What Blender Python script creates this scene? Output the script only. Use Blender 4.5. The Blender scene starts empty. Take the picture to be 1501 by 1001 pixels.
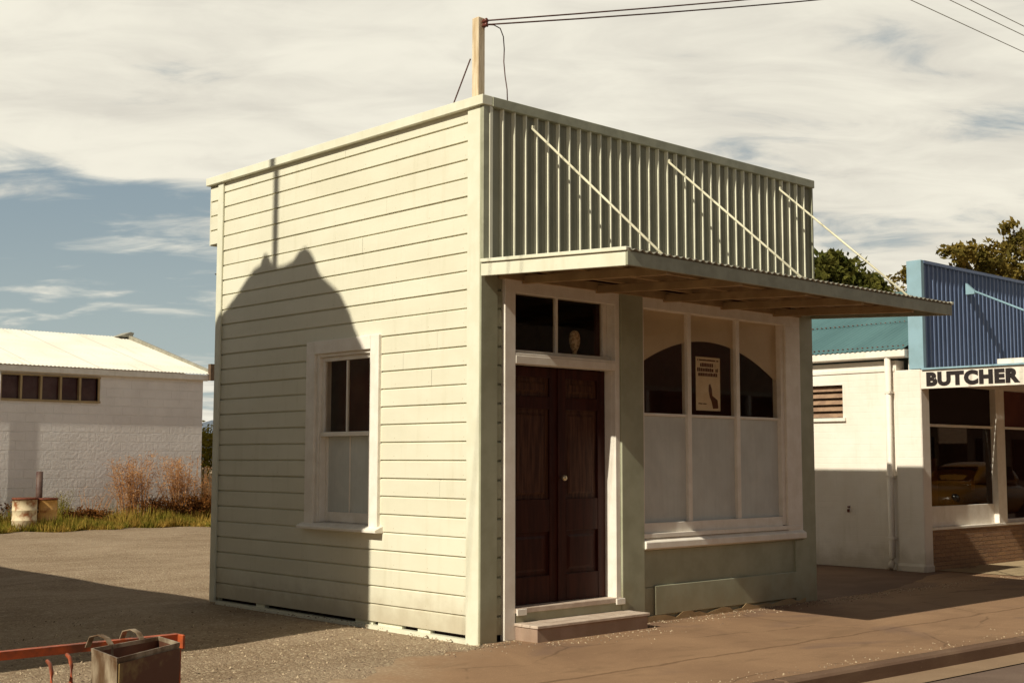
import bpy, bmesh, math, random
from mathutils import Vector, Matrix
R = math.radians
C = bpy.context.scene.collection
sc = bpy.context.scene
# ---------------------------------------------------------------- camera
cam = bpy.data.cameras.new("camera"); co = bpy.data.objects.new("camera", cam); C.objects.link(co)
cam.sensor_width = 36.0; cam.lens = 45.11; cam.clip_start = 0.1; cam.clip_end = 9000
Fv = Vector((0.68131491, 0.72626058, 0.09140884)); Rv = Vector((0.72921665, -0.68428118, 0.00153454)); Uv = Vector((-0.06366382, -0.06561135, 0.99581227))
co.matrix_world = Matrix(((Rv.x, Uv.x, -Fv.x, -6.7817), (Rv.y, Uv.y, -Fv.y, -7.588), (Rv.z, Uv.z, -Fv.z, 1.4295), (0, 0, 0, 1)))
sc.camera = co
# ---------------------------------------------------------------- light
SUN = Vector((1.0, 0.088, -0.79)).normalized()          # direction the light travels
sl = bpy.data.lights.new("sun", 'SUN'); sl.energy = 5.0; sl.angle = R(0.5); sl.color = (1.0, 0.93, 0.76)
so = bpy.data.objects.new("sun", sl); C.objects.link(so); so.rotation_euler = (-SUN).to_track_quat('Z', 'Y').to_euler()
so.location = (-20, -2, 20)
w = bpy.data.worlds.new("World"); sc.world = w; w.use_nodes = True
sc.view_settings.view_transform = 'Standard'; sc.view_settings.look = 'None'; sc.view_settings.exposure = 0.0; sc.view_settings.gamma = 1.0


class NT:
    """small node-graph helper"""
    def __init__(s, nt): s.t = nt; nt.nodes.clear()
    def n(s, typ, **kw):
        nd = s.t.nodes.new(typ)
        for k, v in kw.items(): setattr(nd, k, v)
        return nd
    def put(s, sock, v):
        if isinstance(v, bpy.types.NodeSocket): s.t.links.new(v, sock)
        elif v is not None:
            if hasattr(sock.default_value, '__len__') and not hasattr(v, '__len__'): v = (v,) * len(sock.default_value)
            if hasattr(sock.default_value, '__len__') and len(sock.default_value) == 4 and len(v) == 3: v = tuple(v) + (1,)
            sock.default_value = v
    def m(s, op, a, b=None, c=None, clamp=False):
        nd = s.n('ShaderNodeMath', operation=op, use_clamp=clamp)
        for i, v in enumerate((a, b, c)): s.put(nd.inputs[i], v) if v is not None else None
        return nd.outputs[0]
    def dot(s, v, d):
        nd = s.n('ShaderNodeVectorMath', operation='DOT_PRODUCT'); s.put(nd.inputs[0], v); nd.inputs[1].default_value = d
        return nd.outputs['Value']
    def mix(s, f, a, b):
        nd = s.n('ShaderNodeMix', data_type='RGBA'); s.put(nd.inputs[0], f); s.put(nd.inputs[6], a); s.put(nd.inputs[7], b)
        return nd.outputs[2]
    def noise(s, vec, scale, detail=4, rough=.55, dist=0):
        nd = s.n('ShaderNodeTexNoise'); s.put(nd.inputs['Vector'], vec)
        nd.inputs['Scale'].default_value = scale; nd.inputs['Detail'].default_value = detail
        nd.inputs['Roughness'].default_value = rough; nd.inputs['Distortion'].default_value = dist
        return nd.outputs[0]
    def sstep(s, v, a, b):
        nd = s.n('ShaderNodeMapRange', interpolation_type='SMOOTHSTEP'); s.put(nd.inputs[0], v)
        nd.inputs[1].default_value = a; nd.inputs[2].default_value = b
        return nd.outputs[0]
    def comb(s, x, y, z):
        nd = s.n('ShaderNodeCombineXYZ')
        for i, v in enumerate((x, y, z)): s.put(nd.inputs[i], v)
        return nd.outputs[0]
    def scl(s, v, sx, sy, sz):
        nd = s.n('ShaderNodeVectorMath', operation='MULTIPLY'); s.put(nd.inputs[0], v); nd.inputs[1].default_value = (sx, sy, sz)
        return nd.outputs[0]


# sky: Nishita behind broad high cloud; the clear blue gap lies low in the north-west of the view
g = NT(w.node_tree)
dirv = g.n('ShaderNodeTexCoord').outputs['Generated']
sky = g.n('ShaderNodeTexSky', sky_type='NISHITA', sun_disc=False)
sky.sun_elevation = math.asin(-SUN.z); sky.sun_rotation = math.atan2(-SUN.x, -SUN.y); sky.air_density = 1.2; sky.dust_density = 1.5
skyc = g.n('ShaderNodeVectorMath', operation='SCALE'); g.put(skyc.inputs[0], sky.outputs[0]); skyc.inputs['Scale'].default_value = 0.055
sep = g.n('ShaderNodeSeparateXYZ'); g.put(sep.inputs[0], dirv)
el = sep.outputs[2]
fw = g.m('MAXIMUM', g.dot(dirv, (0.684, 0.729, 0)), 0.08)
az = g.m('DIVIDE', g.dot(dirv, (0.729, -0.684, 0)), fw)
elt = g.m('DIVIDE', el, fw)
zz = g.m('ADD', g.m('ABSOLUTE', el), 0.13)
pl = g.comb(g.m('DIVIDE', g.dot(dirv, (0.729, -0.684, 0)), zz), g.m('DIVIDE', g.dot(dirv, (0.684, 0.729, 0)), zz), 0)
n1 = g.noise(g.scl(pl, .8, 1.25, 1), 1.25, 8, .54, .5)
n2 = g.noise(g.scl(pl, 1.1, 1.9, 1), 3.2, 8, .58, .7)
n3 = g.noise(g.scl(pl, .8, 1.4, 1), 1.1, 7, .55, .6)
def bump1(v, c, wd):
    d = g.m('DIVIDE', g.m('SUBTRACT', v, c), wd)
    return g.m('POWER', 2.718, g.m('MULTIPLY', g.m('MULTIPLY', d, d), -1))
gapL = g.m('MULTIPLY', g.sstep(az, -.02, -.30), bump1(elt, .155, .075))
gapR = g.m('MULTIPLY', bump1(az, .2, .25), bump1(elt, .20, .045))
low = g.m('MULTIPLY', g.sstep(elt, .2, .08), .10)
gap = g.m('ADD', g.m('ADD', g.m('MULTIPLY', gapL, .30), g.m('MULTIPLY', gapR, .06)), low)
cov = g.m('ADD', g.m('ADD', g.m('MULTIPLY', n1, .95), g.m('MULTIPLY', n2, .40)), g.m('SUBTRACT', -.035, gap))
cover = g.sstep(cov, .37, .565)
shade = g.sstep(g.m('ADD', g.m('MULTIPLY', n3, .6), g.m('MULTIPLY', n2, .4)), .33, .62)
cloud = g.mix(shade, (.69, .655, .57, 1), (.90, .86, .73, 1))
blue = g.mix(g.sstep(elt, .03, .25), (.42, .49, .47, 1), (.27, .35, .40, 1))
front = g.mix(cover, blue, cloud)
# behind the camera (towards the sun) and overhead the unseen cover is thinned and dimmed to lower the fill
westness = g.sstep(g.dot(dirv, (0.684, 0.729, 0)), .45, -.15)
over = g.sstep(el, .45, .8)
backm = g.m('MAXIMUM', westness, over)
backc = g.mix(g.sstep(n1, .45, .62), skyc.outputs[0], (.46, .40, .30, 1))
backd = g.n('ShaderNodeVectorMath', operation='SCALE'); g.put(backd.inputs[0], backc); g.put(backd.inputs['Scale'], g.m('ADD', g.m('SUBTRACT', .74, g.m('MULTIPLY', el, .75)), g.m('MULTIPLY', g.m('MAXIMUM', g.dot(dirv, (.45, -.89, 0)), 0), 1.1)))  # south-east sky raised out of view to fill the shop front
col = g.mix(backm, front, backd.outputs[0])
bg = g.n('ShaderNodeBackground'); g.put(bg.inputs[0], col); bg.inputs[1].default_value = 1.0
out = g.n('ShaderNodeOutputWorld'); g.put(out.inputs[0], bg.outputs[0])


# ---------------------------------------------------------------- materials
MATS = {}
def mat(name, col, col2=None, scale=6, rough=.6, bump=0, bscale=None, metal=0, spec=.4, stretch=(1, 1, 1), detail=5, lo=.35, hi=.65, extra=None, bdist=.01):
    if name in MATS: return MATS[name]
    m = bpy.data.materials.new(name); m.use_nodes = True; g = NT(m.node_tree)
    pos = g.n('ShaderNodeTexCoord').outputs['Object']
    p = g.scl(pos, *stretch)
    c = g.mix(g.sstep(g.noise(p, scale, detail, .6), lo, hi), tuple(col) + (1,), tuple(col2 or [x * .82 for x in col]) + (1,))
    if extra: c = extra(g, pos, c)
    b = g.n('ShaderNodeBsdfPrincipled'); g.put(b.inputs['Base Color'], c)
    b.inputs['Roughness'].default_value = rough; b.inputs['Metallic'].default_value = metal; b.inputs['Specular IOR Level'].default_value = spec
    if bump:
        bn = g.n('ShaderNodeBump'); bn.inputs['Strength'].default_value = bump; bn.inputs['Distance'].default_value = bdist
        g.put(bn.inputs['Height'], g.noise(p, bscale or scale * 4, 5, .6)); g.put(b.inputs['Normal'], bn.outputs[0])
    o = g.n('ShaderNodeOutputMaterial'); g.put(o.inputs[0], b.outputs[0])
    MATS[name] = m
    return m

def streaks(g, pos, c):          # rain streaks and faint grime on painted boards
    n = g.noise(g.scl(pos, 3, 3, .35), 3.2, 6, .65)
    c = g.mix(g.m('MULTIPLY', g.sstep(n, .5, .8), .22), c, (.42, .38, .22, 1))
    n2 = g.noise(pos, 90, 2, .5)
    return g.mix(g.m('MULTIPLY', g.sstep(n2, .68, .78), .25), c, (.25, .2, .1, 1))
def roofwear(g, pos, c):
    n = g.noise(g.scl(pos, 2.2, .35, .35), 1.5, 6, .65)
    c = g.mix(g.m('MULTIPLY', g.sstep(n, .56, .74), .38), c, (.48, .33, .20, 1))
    s = g.n('ShaderNodeSeparateXYZ'); g.put(s.inputs[0], pos)
    l = g.m('FRACT', g.m('DIVIDE', s.outputs[0], .76))
    c = g.mix(g.m('MULTIPLY', g.m('LESS_THAN', l, .035), .4), c, (.35, .30, .24, 1))
    r = g.m('ABSOLUTE', g.m('SUBTRACT', g.m('FRACT', g.m('DIVIDE', s.outputs[1], 1.15)), .5))
    return g.mix(g.m('MULTIPLY', g.m('LESS_THAN', r, .012), .3), c, (.4, .33, .26, 1))
def brushed(g, pos, c):
    n = g.noise(g.scl(pos, 9, 9, .8), 3, 5, .6); n2 = g.noise(pos, 2.2, 4, .6, 1.5)
    c = g.mix(g.m('MULTIPLY', g.sstep(n, .4, .7), .18), c, (.42, .43, .40, 1))
    return g.mix(g.m('MULTIPLY', g.sstep(n2, .5, .68), .22), c, (.74, .72, .66, 1))
def boardtone(g, pos, c):
    s = g.n('ShaderNodeSeparateXYZ'); g.put(s.inputs[0], pos)
    b = g.m('FLOOR', g.m('DIVIDE', g.m('SUBTRACT', s.outputs[2], .0493), .153))
    wn = g.n('ShaderNodeTexWhiteNoise', noise_dimensions='1D'); g.put(wn.inputs['W'], b)
    n = g.noise(g.comb(0, g.m('MULTIPLY', s.outputs[1], .5), g.m('MULTIPLY', b, 3.7)), 1.3, 3, .6)
    f = g.m('MULTIPLY', g.m('ADD', g.m('MULTIPLY', wn.outputs[0], .5), g.m('MULTIPLY', n, .6)), .22)
    c = g.mix(f, c, (.52, .47, .30, 1))
    # rusty nail heads 25 mm above each lap, every 450 mm
    yy = g.m('SUBTRACT', g.m('FRACT', g.m('DIVIDE', g.m('ADD', s.outputs[1], g.m('MULTIPLY', wn.outputs[0], .03)), .45)), .5)
    zz_ = g.m('SUBTRACT', g.m('FRACT', g.m('DIVIDE', g.m('SUBTRACT', s.outputs[2], .0493), .153)), .2)
    d = g.m('ADD', g.m('POWER', g.m('MULTIPLY', yy, .45), 2), g.m('POWER', g.m('MULTIPLY', zz_, .153), 2))
    return g.mix(g.m('MULTIPLY', g.m('LESS_THAN', d, .0045 ** 2), .45), footdirt(g, pos, c), (.30, .22, .10, 1))
def footdirt(g, pos, c):        # splash dirt that really sits on the lowest boards
    s = g.n('ShaderNodeSeparateXYZ'); g.put(s.inputs[0], pos)
    n = g.noise(pos, 5, 5, .6)
    f = g.m('MULTIPLY', g.sstep(g.m('SUBTRACT', s.outputs[2], g.m('MULTIPLY', n, .5)), .15, -.25), .45)
    return g.mix(f, streaks(g, pos, c), (.3, .22, .12, 1))

M = dict(
 siding=mat('cream_paint', (.77, .745, .61), (.72, .695, .56), 3, .55, .12, 40, stretch=(1, .4, 1), extra=boardtone, bdist=.004),
 trim=mat('ivory_trim_paint', (.75, .74, .60), (.70, .685, .54), 5, .5, .1, 50, extra=streaks, bdist=.003),
 white=mat('white_frame_paint', (.86, .81, .73), (.79, .73, .64), 7, .5, .1, 60, extra=streaks, bdist=.003),
 green=mat('sage_green_paint', (.385, .39, .28), (.32, .325, .225), 4, .55, .12, 40, extra=footdirt, bdist=.004),
 capgrey=mat('grey_green_cap', (.36, .36, .26), (.28, .28, .2), 6, .5, .05),
 rib=mat('ribbed_sheet_paint', (.285, .28, .21), (.235, .23, .17), 3, .5, 0, stretch=(1, 1, .5)),
 louvglass=mat('dark_maroon_glass', (.050, .010, .010), (.09, .04, .035), 1.3, .25, spec=.3),
 ribtop=mat('sunlit_rib_tone', (.86, .84, .66), None, 3, .5),  # lighter than the pans: sun on the ribs put into the colour
 soffit=mat('brown_soffit', (.42, .29, .15), (.32, .21, .105), 5, .7, .1),
 galv=mat('grey_roof_sheet', (.42, .40, .32), (.3, .28, .22), 6, .45, 0, metal=.2),
 door=mat('maroon_door_varnish', (.050, .010, .005), (.028, .004, .002), 4, .5, .12, 30, spec=.2, stretch=(6, 6, .6), bdist=.003),
 panel=mat('brown_panel_woodgrain', (.10, .042, .022), (.04, .012, .007), 5, .5, .15, 40, spec=.2, stretch=(7, 7, .5), bdist=.003),
 step=mat('mauve_step_paint', (.42, .29, .25), (.33, .21, .18), 6, .65, .15, 40, extra=footdirt, bdist=.004),
 steptop=mat('worn_step_tread', (.60, .49, .40), (.48, .37, .29), 8, .65, .15, 40),
 brass=mat('brass', (.7, .6, .4), None, 5, .3, 0, metal=.6),
 dark=mat('dark_void', (.02, .008, .006), None, 5, .9),
 room=mat('dim_room', (.13, .035, .025), (.09, .02, .015), 3, .9),
 frost=mat('painted_glass_grey', (.62, .645, .61), (.55, .565, .53), 2.2, .32, .08, 5, extra=brushed),
 arch=mat('painted_glass_tan', (.80, .73, .60), (.70, .62, .50), 1.5, .3, .03),
 poster=mat('poster_paper', (.92, .82, .64), (.82, .70, .52), 6, .6),
 ink=mat('poster_ink', (.14, .045, .02), None, 9, .7),
 wood=mat('weathered_post', (.74, .62, .44), (.52, .38, .22), 7, .75, .4, 25, stretch=(4, 4, .4)),
 wire=mat('wire_rubber', (.10, .045, .035), None, 5, .6),
 insul=mat('brown_insulator', (.16, .05, .035), None, 5, .3),
 rod=mat('painted_rod', (.74, .70, .52), None, 5, .45),
 block=mat('whitewashed_block', (.88, .83, .79), (.80, .75, .71), 1.2, .85, .5, 14, bdist=.02),
 wroof=mat('pale_iron_roof', (.82, .79, .70), (.76, .71, .61), .7, .5, extra=roofwear),
 teal=mat('teal_iron_roof', (.10, .195, .205), (.08, .16, .17), .8, .55, stretch=(.6, 3, 1)),
 bwhite=mat('white_painted_brick', (.84, .78, .70), (.78, .71, .62), 1.4, .7, .25, 22, extra=footdirt, bdist=.006),
 blue=mat('blue_ribbed_sheet', (.15, .205, .35), (.12, .17, .30), 3, .45, stretch=(1, 1, .4)),
 ltblue=mat('light_blue_trim', (.27, .42, .50), (.24, .37, .43), 4, .5),
 black=mat('black_lettering', (.018, .012, .012), None, 4, .5),
 yframe=mat('yellow_brown_frame', (.42, .30, .15), None, 4, .6),
 louv=mat('brown_louvre', (.34, .22, .14), (.24, .15, .10), 9, .5),
 orange=mat('orange_red_enamel', (.46, .085, .02), (.17, .045, .02), 16, .55, .1, 60, bdist=.003),
 drumw=mat('cream_rusty_drum', (.70, .58, .38), (.30, .11, .04), 6, .6, .2, 30, lo=.46, hi=.66),
 drumy=mat('tan_rusty_drum', (.70, .40, .13), (.30, .10, .03), 5, .65, .2, 30, lo=.5, hi=.72),
 rust=mat('rust', (.20, .055, .022), (.10, .025, .014), 12, .8, .3),
 pipe=mat('sooty_pipe', (.07, .03, .025), (.13, .08, .06), 5, .6),
 hill=mat('distant_hill', (.16, .20, .26), None, .002, 1),
 bark=mat('bark', (.14, .09, .055), None, 9, .9, .4),
 pale_wood=mat('pale_picket_wood', (.55, .42, .27), (.38, .26, .15), 8, .8),
 opp=mat('street_front_plaster', (.42, .30, .18), (.35, .24, .14), 2, .8),
 car=mat('ochre_car_paint', (.34, .15, .02), None, 2, .25, spec=.7),
 chrome=mat('chrome', (.8, .78, .72), None, 2, .15, metal=1),
 tyre=mat('tyre_rubber', (.02, .018, .018), None, 9, .85),
 plaster_r=mat('shed_iron', (.4, .36, .28), (.28, .22, .16), 3, .6),
)
def block_extra(name):
    m = MATS[name]; t = m.node_tree
    bsdf = [n for n in t.nodes if n.type == 'BSDF_PRINCIPLED'][0]
    return m, t, bsdf
def add_brick(name, bw, bh, mort, axis, strength, dist):
    """real mortar grooves through a bump, on walls facing the given axis"""
    m, t, b = block_extra(name)
    tc = t.nodes.new('ShaderNodeTexCoord'); s = t.nodes.new('ShaderNodeSeparateXYZ'); t.links.new(tc.outputs['Object'], s.inputs[0])
    c = t.nodes.new('ShaderNodeCombineXYZ'); t.links.new(s.outputs[0 if axis == 'y' else 1], c.inputs[0]); t.links.new(s.outputs[2], c.inputs[1])
    br = t.nodes.new('ShaderNodeTexBrick'); t.links.new(c.outputs[0], br.inputs['Vector'])
    br.inputs['Scale'].default_value = 1; br.inputs['Brick Width'].default_value = bw; br.inputs['Row Height'].default_value = bh
    br.inputs['Mortar Size'].default_value = mort; br.inputs['Mortar Smooth'].default_value = .3
    bn = t.nodes.new('ShaderNodeBump'); bn.inputs['Strength'].default_value = strength; bn.inputs['Distance'].default_value = dist; bn.invert = True
    t.links.new(br.outputs['Fac'], bn.inputs['Height'])
    old = b.inputs['Normal'].links
    if old: t.links.new(old[0].from_socket, bn.inputs['Normal'])
    t.links.new(bn.outputs[0], b.inputs['Normal'])
add_brick('whitewashed_block', .4, .2, .012, 'y', .7, .012)
add_brick('white_painted_brick', .23, .086, .006, 'x', .35, .006)

def glass_mat(name, tint, refl_rough=.02, ior=1.5):
    m = bpy.data.materials.new(name); m.use_nodes = True; g = NT(m.node_tree)
    tr = g.n('ShaderNodeBsdfTransparent'); tr.inputs[0].default_value = tint + (1,)
    gl = g.n('ShaderNodeBsdfGlossy'); gl.inputs['Roughness'].default_value = refl_rough; gl.inputs[0].default_value = (.95, .93, .9, 1)
    fr = g.n('ShaderNodeFresnel'); fr.inputs[0].default_value = ior
    mx = g.n('ShaderNodeMixShader'); geo = g.n('ShaderNodeNewGeometry'); g.put(mx.inputs[0], g.m('MULTIPLY', g.m('MULTIPLY', fr.outputs[0], .7), g.m('SUBTRACT', 1, geo.outputs['Backfacing']))); g.put(mx.inputs[1], tr.outputs[0]); g.put(mx.inputs[2], gl.outputs[0])
    o = g.n('ShaderNodeOutputMaterial'); g.put(o.inputs[0], mx.outputs[0]); MATS[name] = m
    return m
M['glass'] = glass_mat('window_glass', (.94, .91, .86))
M['bglass'] = glass_mat('plate_glass', (.45, .34, .28), .015, 1.42)

def stone_mat():
    m = bpy.data.materials.new('split_stone'); m.use_nodes = True; g = NT(m.node_tree)
    pos = g.n('ShaderNodeTexCoord').outputs['Object']; s = g.n('ShaderNodeSeparateXYZ'); g.put(s.inputs[0], pos)
    v = g.comb(s.outputs[0], s.outputs[2], 0)
    br = g.n('ShaderNodeTexBrick'); g.put(br.inputs['Vector'], v)
    br.inputs['Scale'].default_value = 1; br.inputs['Brick Width'].default_value = .26; br.inputs['Row Height'].default_value = .055; br.inputs['Mortar Size'].default_value = .005
    br.inputs['Color1'].default_value = (.36, .19, .09, 1); br.inputs['Color2'].default_value = (.20, .09, .05, 1); br.inputs['Mortar'].default_value = (.10, .05, .03, 1)
    n = g.noise(g.scl(pos, 1, 1, 2.5), 18, 4, .6)
    c = g.mix(g.m('MULTIPLY', n, .7), br.outputs['Color'], (.42, .26, .13, 1))
    b = g.n('ShaderNodeBsdfPrincipled'); g.put(b.inputs['Base Color'], c); b.inputs['Roughness'].default_value = .85
    bn = g.n('ShaderNodeBump'); bn.inputs['Strength'].default_value = .9; bn.inputs['Distance'].default_value = .03
    g.put(bn.inputs['Height'], g.m('SUBTRACT', n, g.m('MULTIPLY', br.outputs['Fac'], .8))); g.put(b.inputs['Normal'], bn.outputs[0])
    o = g.n('ShaderNodeOutputMaterial'); g.put(o.inputs[0], b.outputs[0]); return m
M['stone'] = stone_mat()

def leaf_mat(name, a, b_, sc_=1.2):
    m = bpy.data.materials.new(name); m.use_nodes = True; g = NT(m.node_tree)
    pos = g.n('ShaderNodeTexCoord').outputs['Object']
    n = g.noise(pos, sc_, 3, .6); n2 = g.noise(pos, 23, 2, .5)
    c = g.mix(g.sstep(g.m('ADD', g.m('MULTIPLY', n, .6), g.m('MULTIPLY', n2, .4)), .38, .62), a + (1,), b_ + (1,))
    d = g.n('ShaderNodeBsdfDiffuse'); g.put(d.inputs[0], c)
    t = g.n('ShaderNodeBsdfTranslucent'); g.put(t.inputs[0], c)
    mx = g.n('ShaderNodeMixShader'); mx.inputs[0].default_value = .3; g.put(mx.inputs[1], d.outputs[0]); g.put(mx.inputs[2], t.outputs[0])
    o = g.n('ShaderNodeOutputMaterial'); g.put(o.inputs[0], mx.outputs[0]); MATS[name] = m
    return m
M['leaf_dark'] = leaf_mat('dark_leaf', (.045, .055, .012), (.16, .15, .035))
M['leaf_olive'] = leaf_mat('olive_leaf', (.085, .075, .018), (.24, .17, .04))
M['leaf_dry'] = leaf_mat('dry_stalk', (.42, .19, .07), (.66, .38, .17), 3)
M['leaf_rust'] = leaf_mat('rusty_undergrowth', (.10, .04, .015), (.26, .11, .03), 3)
M['leaf_lime'] = leaf_mat('yellow_green_leaf', (.17, .15, .02), (.34, .27, .05), 3)
M['grass'] = leaf_mat('rough_grass', (.15, .15, .02), (.46, .30, .07), 2.4)
M['conifer'] = leaf_mat('clipped_conifer', (.05, .06, .02), (.09, .10, .03), 2)


def ground_mat():
    m = bpy.data.materials.new('gravel_yard'); m.use_nodes = True; g = NT(m.node_tree)
    pos = g.n('ShaderNodeTexCoord').outputs['Object']
    big = g.noise(pos, .55, 5, .6); mid = g.noise(pos, 4, 4, .6)
    vo = g.n('ShaderNodeTexVoronoi'); g.put(vo.inputs['Vector'], pos); vo.inputs['Scale'].default_value = 42
    vo2 = g.n('ShaderNodeTexVoronoi'); g.put(vo2.inputs['Vector'], pos); vo2.inputs['Scale'].default_value = 95
    st = g.n('ShaderNodeSeparateColor'); g.put(st.inputs[0], vo.outputs['Color'])
    st2 = g.n('ShaderNodeSeparateColor'); g.put(st2.inputs[0], vo2.outputs['Color'])
    tr_ = g.noise(g.scl(pos, .35, 2.2, 1), 1.1, 4, .6, .4)
    big = g.m('ADD', g.m('MULTIPLY', big, .6), g.m('MULTIPLY', tr_, .4))
    c = g.mix(g.sstep(big, .38, .62), (.365, .275, .19, 1), (.26, .185, .12, 1))
    c = g.mix(g.m('MULTIPLY', g.sstep(st.outputs[0], .55, 1.), .55), c, (.52, .43, .30, 1))
    c = g.mix(g.m('MULTIPLY', g.sstep(st2.outputs[1], .6, 0.), .4), c, (.12, .075, .045, 1))
    c = g.mix(g.m('MULTIPLY', g.sstep(mid, .5, .7), .3), c, (.20, .14, .085, 1))
    b = g.n('ShaderNodeBsdfPrincipled'); g.put(b.inputs['Base Color'], c); b.inputs['Roughness'].default_value = .95; b.inputs['Specular IOR Level'].default_value = .1
    bn = g.n('ShaderNodeBump'); bn.inputs['Strength'].default_value = .8; bn.inputs['Distance'].default_value = .012
    g.put(bn.inputs['Height'], g.m('ADD', g.m('SUBTRACT', 1, vo.outputs['Distance']), g.m('MULTIPLY', vo2.outputs['Distance'], -.6))); g.put(b.inputs['Normal'], bn.outputs[0])
    o = g.n('ShaderNodeOutputMaterial'); g.put(o.inputs[0], b.outputs[0]); return m
def path_mat(name, a, b2, crack=True, grain=160):
    m = bpy.data.materials.new(name); m.use_nodes = True; g = NT(m.node_tree)
    pos = g.n('ShaderNodeTexCoord').outputs['Object']
    big = g.noise(pos, .9, 5, .62, .6); fine = g.noise(pos, grain, 3, .6); mid = g.noise(g.scl(pos, .8, 2.5, 1), 1.6, 6, .65, .5)
    c = g.mix(g.sstep(big, .32, .68), a + (1,), b2 + (1,))
    c = g.mix(g.m('MULTIPLY', g.sstep(mid, .52, .70), .6), c, tuple(x * .6 for x in a) + (1,))
    c = g.mix(g.m('MULTIPLY', g.sstep(fine, .35, .75), .35), c, tuple(x * .55 for x in a) + (1,))
    n4 = g.noise(pos, 45, 2, .5); c = g.mix(g.m('MULTIPLY', g.sstep(n4, .66, .76), .5), c, tuple(min(1, x * 1.5) for x in a) + (1,))
    if crack:
        s = g.n('ShaderNodeSeparateXYZ'); g.put(s.inputs[0], pos)
        vo = g.n('ShaderNodeTexVoronoi'); g.put(vo.inputs['Vector'], pos); vo.inputs['Scale'].default_value = 50
        sc_ = g.n('ShaderNodeSeparateColor'); g.put(sc_.inputs[0], vo.outputs['Color'])
        gv = g.mix(g.sstep(sc_.outputs[0], .5, 1.), (.32, .235, .155, 1), (.48, .38, .26, 1))
        wash = g.m('ADD', g.m('ADD', g.m('MULTIPLY', s.outputs[0], -.55), g.m('MULTIPLY', s.outputs[1], .75)), g.m('MULTIPLY', g.m('SUBTRACT', g.noise(pos, 1.6, 6, .65), .5), 1.6))
        c = g.mix(g.m('MULTIPLY', g.sstep(wash, -.25, .75), .92), c, gv)
        wob = g.m('MULTIPLY', g.m('SUBTRACT', g.noise(pos, 2.2, 5, .6), .5), .16)
        l = g.m('ABSOLUTE', g.m('ADD', g.m('ADD', s.outputs[1], g.m('MULTIPLY', s.outputs[0], .022)), g.m('ADD', wob, 1.63)))
        c = g.mix(g.m('MULTIPLY', g.sstep(l, .03, .0), .62), c, (.10, .055, .03, 1))
        vr = g.n('ShaderNodeTexVoronoi', feature='DISTANCE_TO_EDGE'); g.put(vr.inputs['Vector'], g.comb(g.m('ADD', s.outputs[0], wob), g.m('ADD', s.outputs[1], g.m('MULTIPLY', wob, 1.5)), 0)); vr.inputs['Scale'].default_value = .55
        c = g.mix(g.m('MULTIPLY', g.sstep(vr.outputs['Distance'], .010, .0), g.m('MULTIPLY', g.sstep(big, .42, .6), .6)), c, (.10, .06, .035, 1))
        st = g.noise(g.scl(pos, 1, 1.6, 1), .8, 4, .55, .8)
        c = g.mix(g.m('MULTIPLY', g.sstep(st, .56, .68), .35), c, (.13, .085, .075, 1))
    b = g.n('ShaderNodeBsdfPrincipled'); g.put(b.inputs['Base Color'], c); b.inputs['Roughness'].default_value = .92; b.inputs['Specular IOR Level'].default_value = .12
    bn = g.n('ShaderNodeBump'); bn.inputs['Strength'].default_value = .5; bn.inputs['Distance'].default_value = .006
    g.put(bn.inputs['Height'], fine); g.put(b.inputs['Normal'], bn.outputs[0])
    o = g.n('ShaderNodeOutputMaterial'); g.put(o.inputs[0], b.outputs[0]); return m
M['gravel'] = ground_mat()
M['path'] = path_mat('tan_footpath', (.33, .205, .12), (.255, .155, .092))
M['kerb'] = path_mat('kerb_concrete', (.21, .135, .09), (.15, .09, .06), False)
M['channel'] = path_mat('channel_concrete', (.36, .25, .16), (.28, .19, .12), False)
M['road'] = path_mat('asphalt_road', (.21, .15, .115), (.16, .11, .085), False, 90)
M['apron'] = path_mat('pale_paving', (.43, .33, .20), (.37, .28, .17), False)


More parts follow.
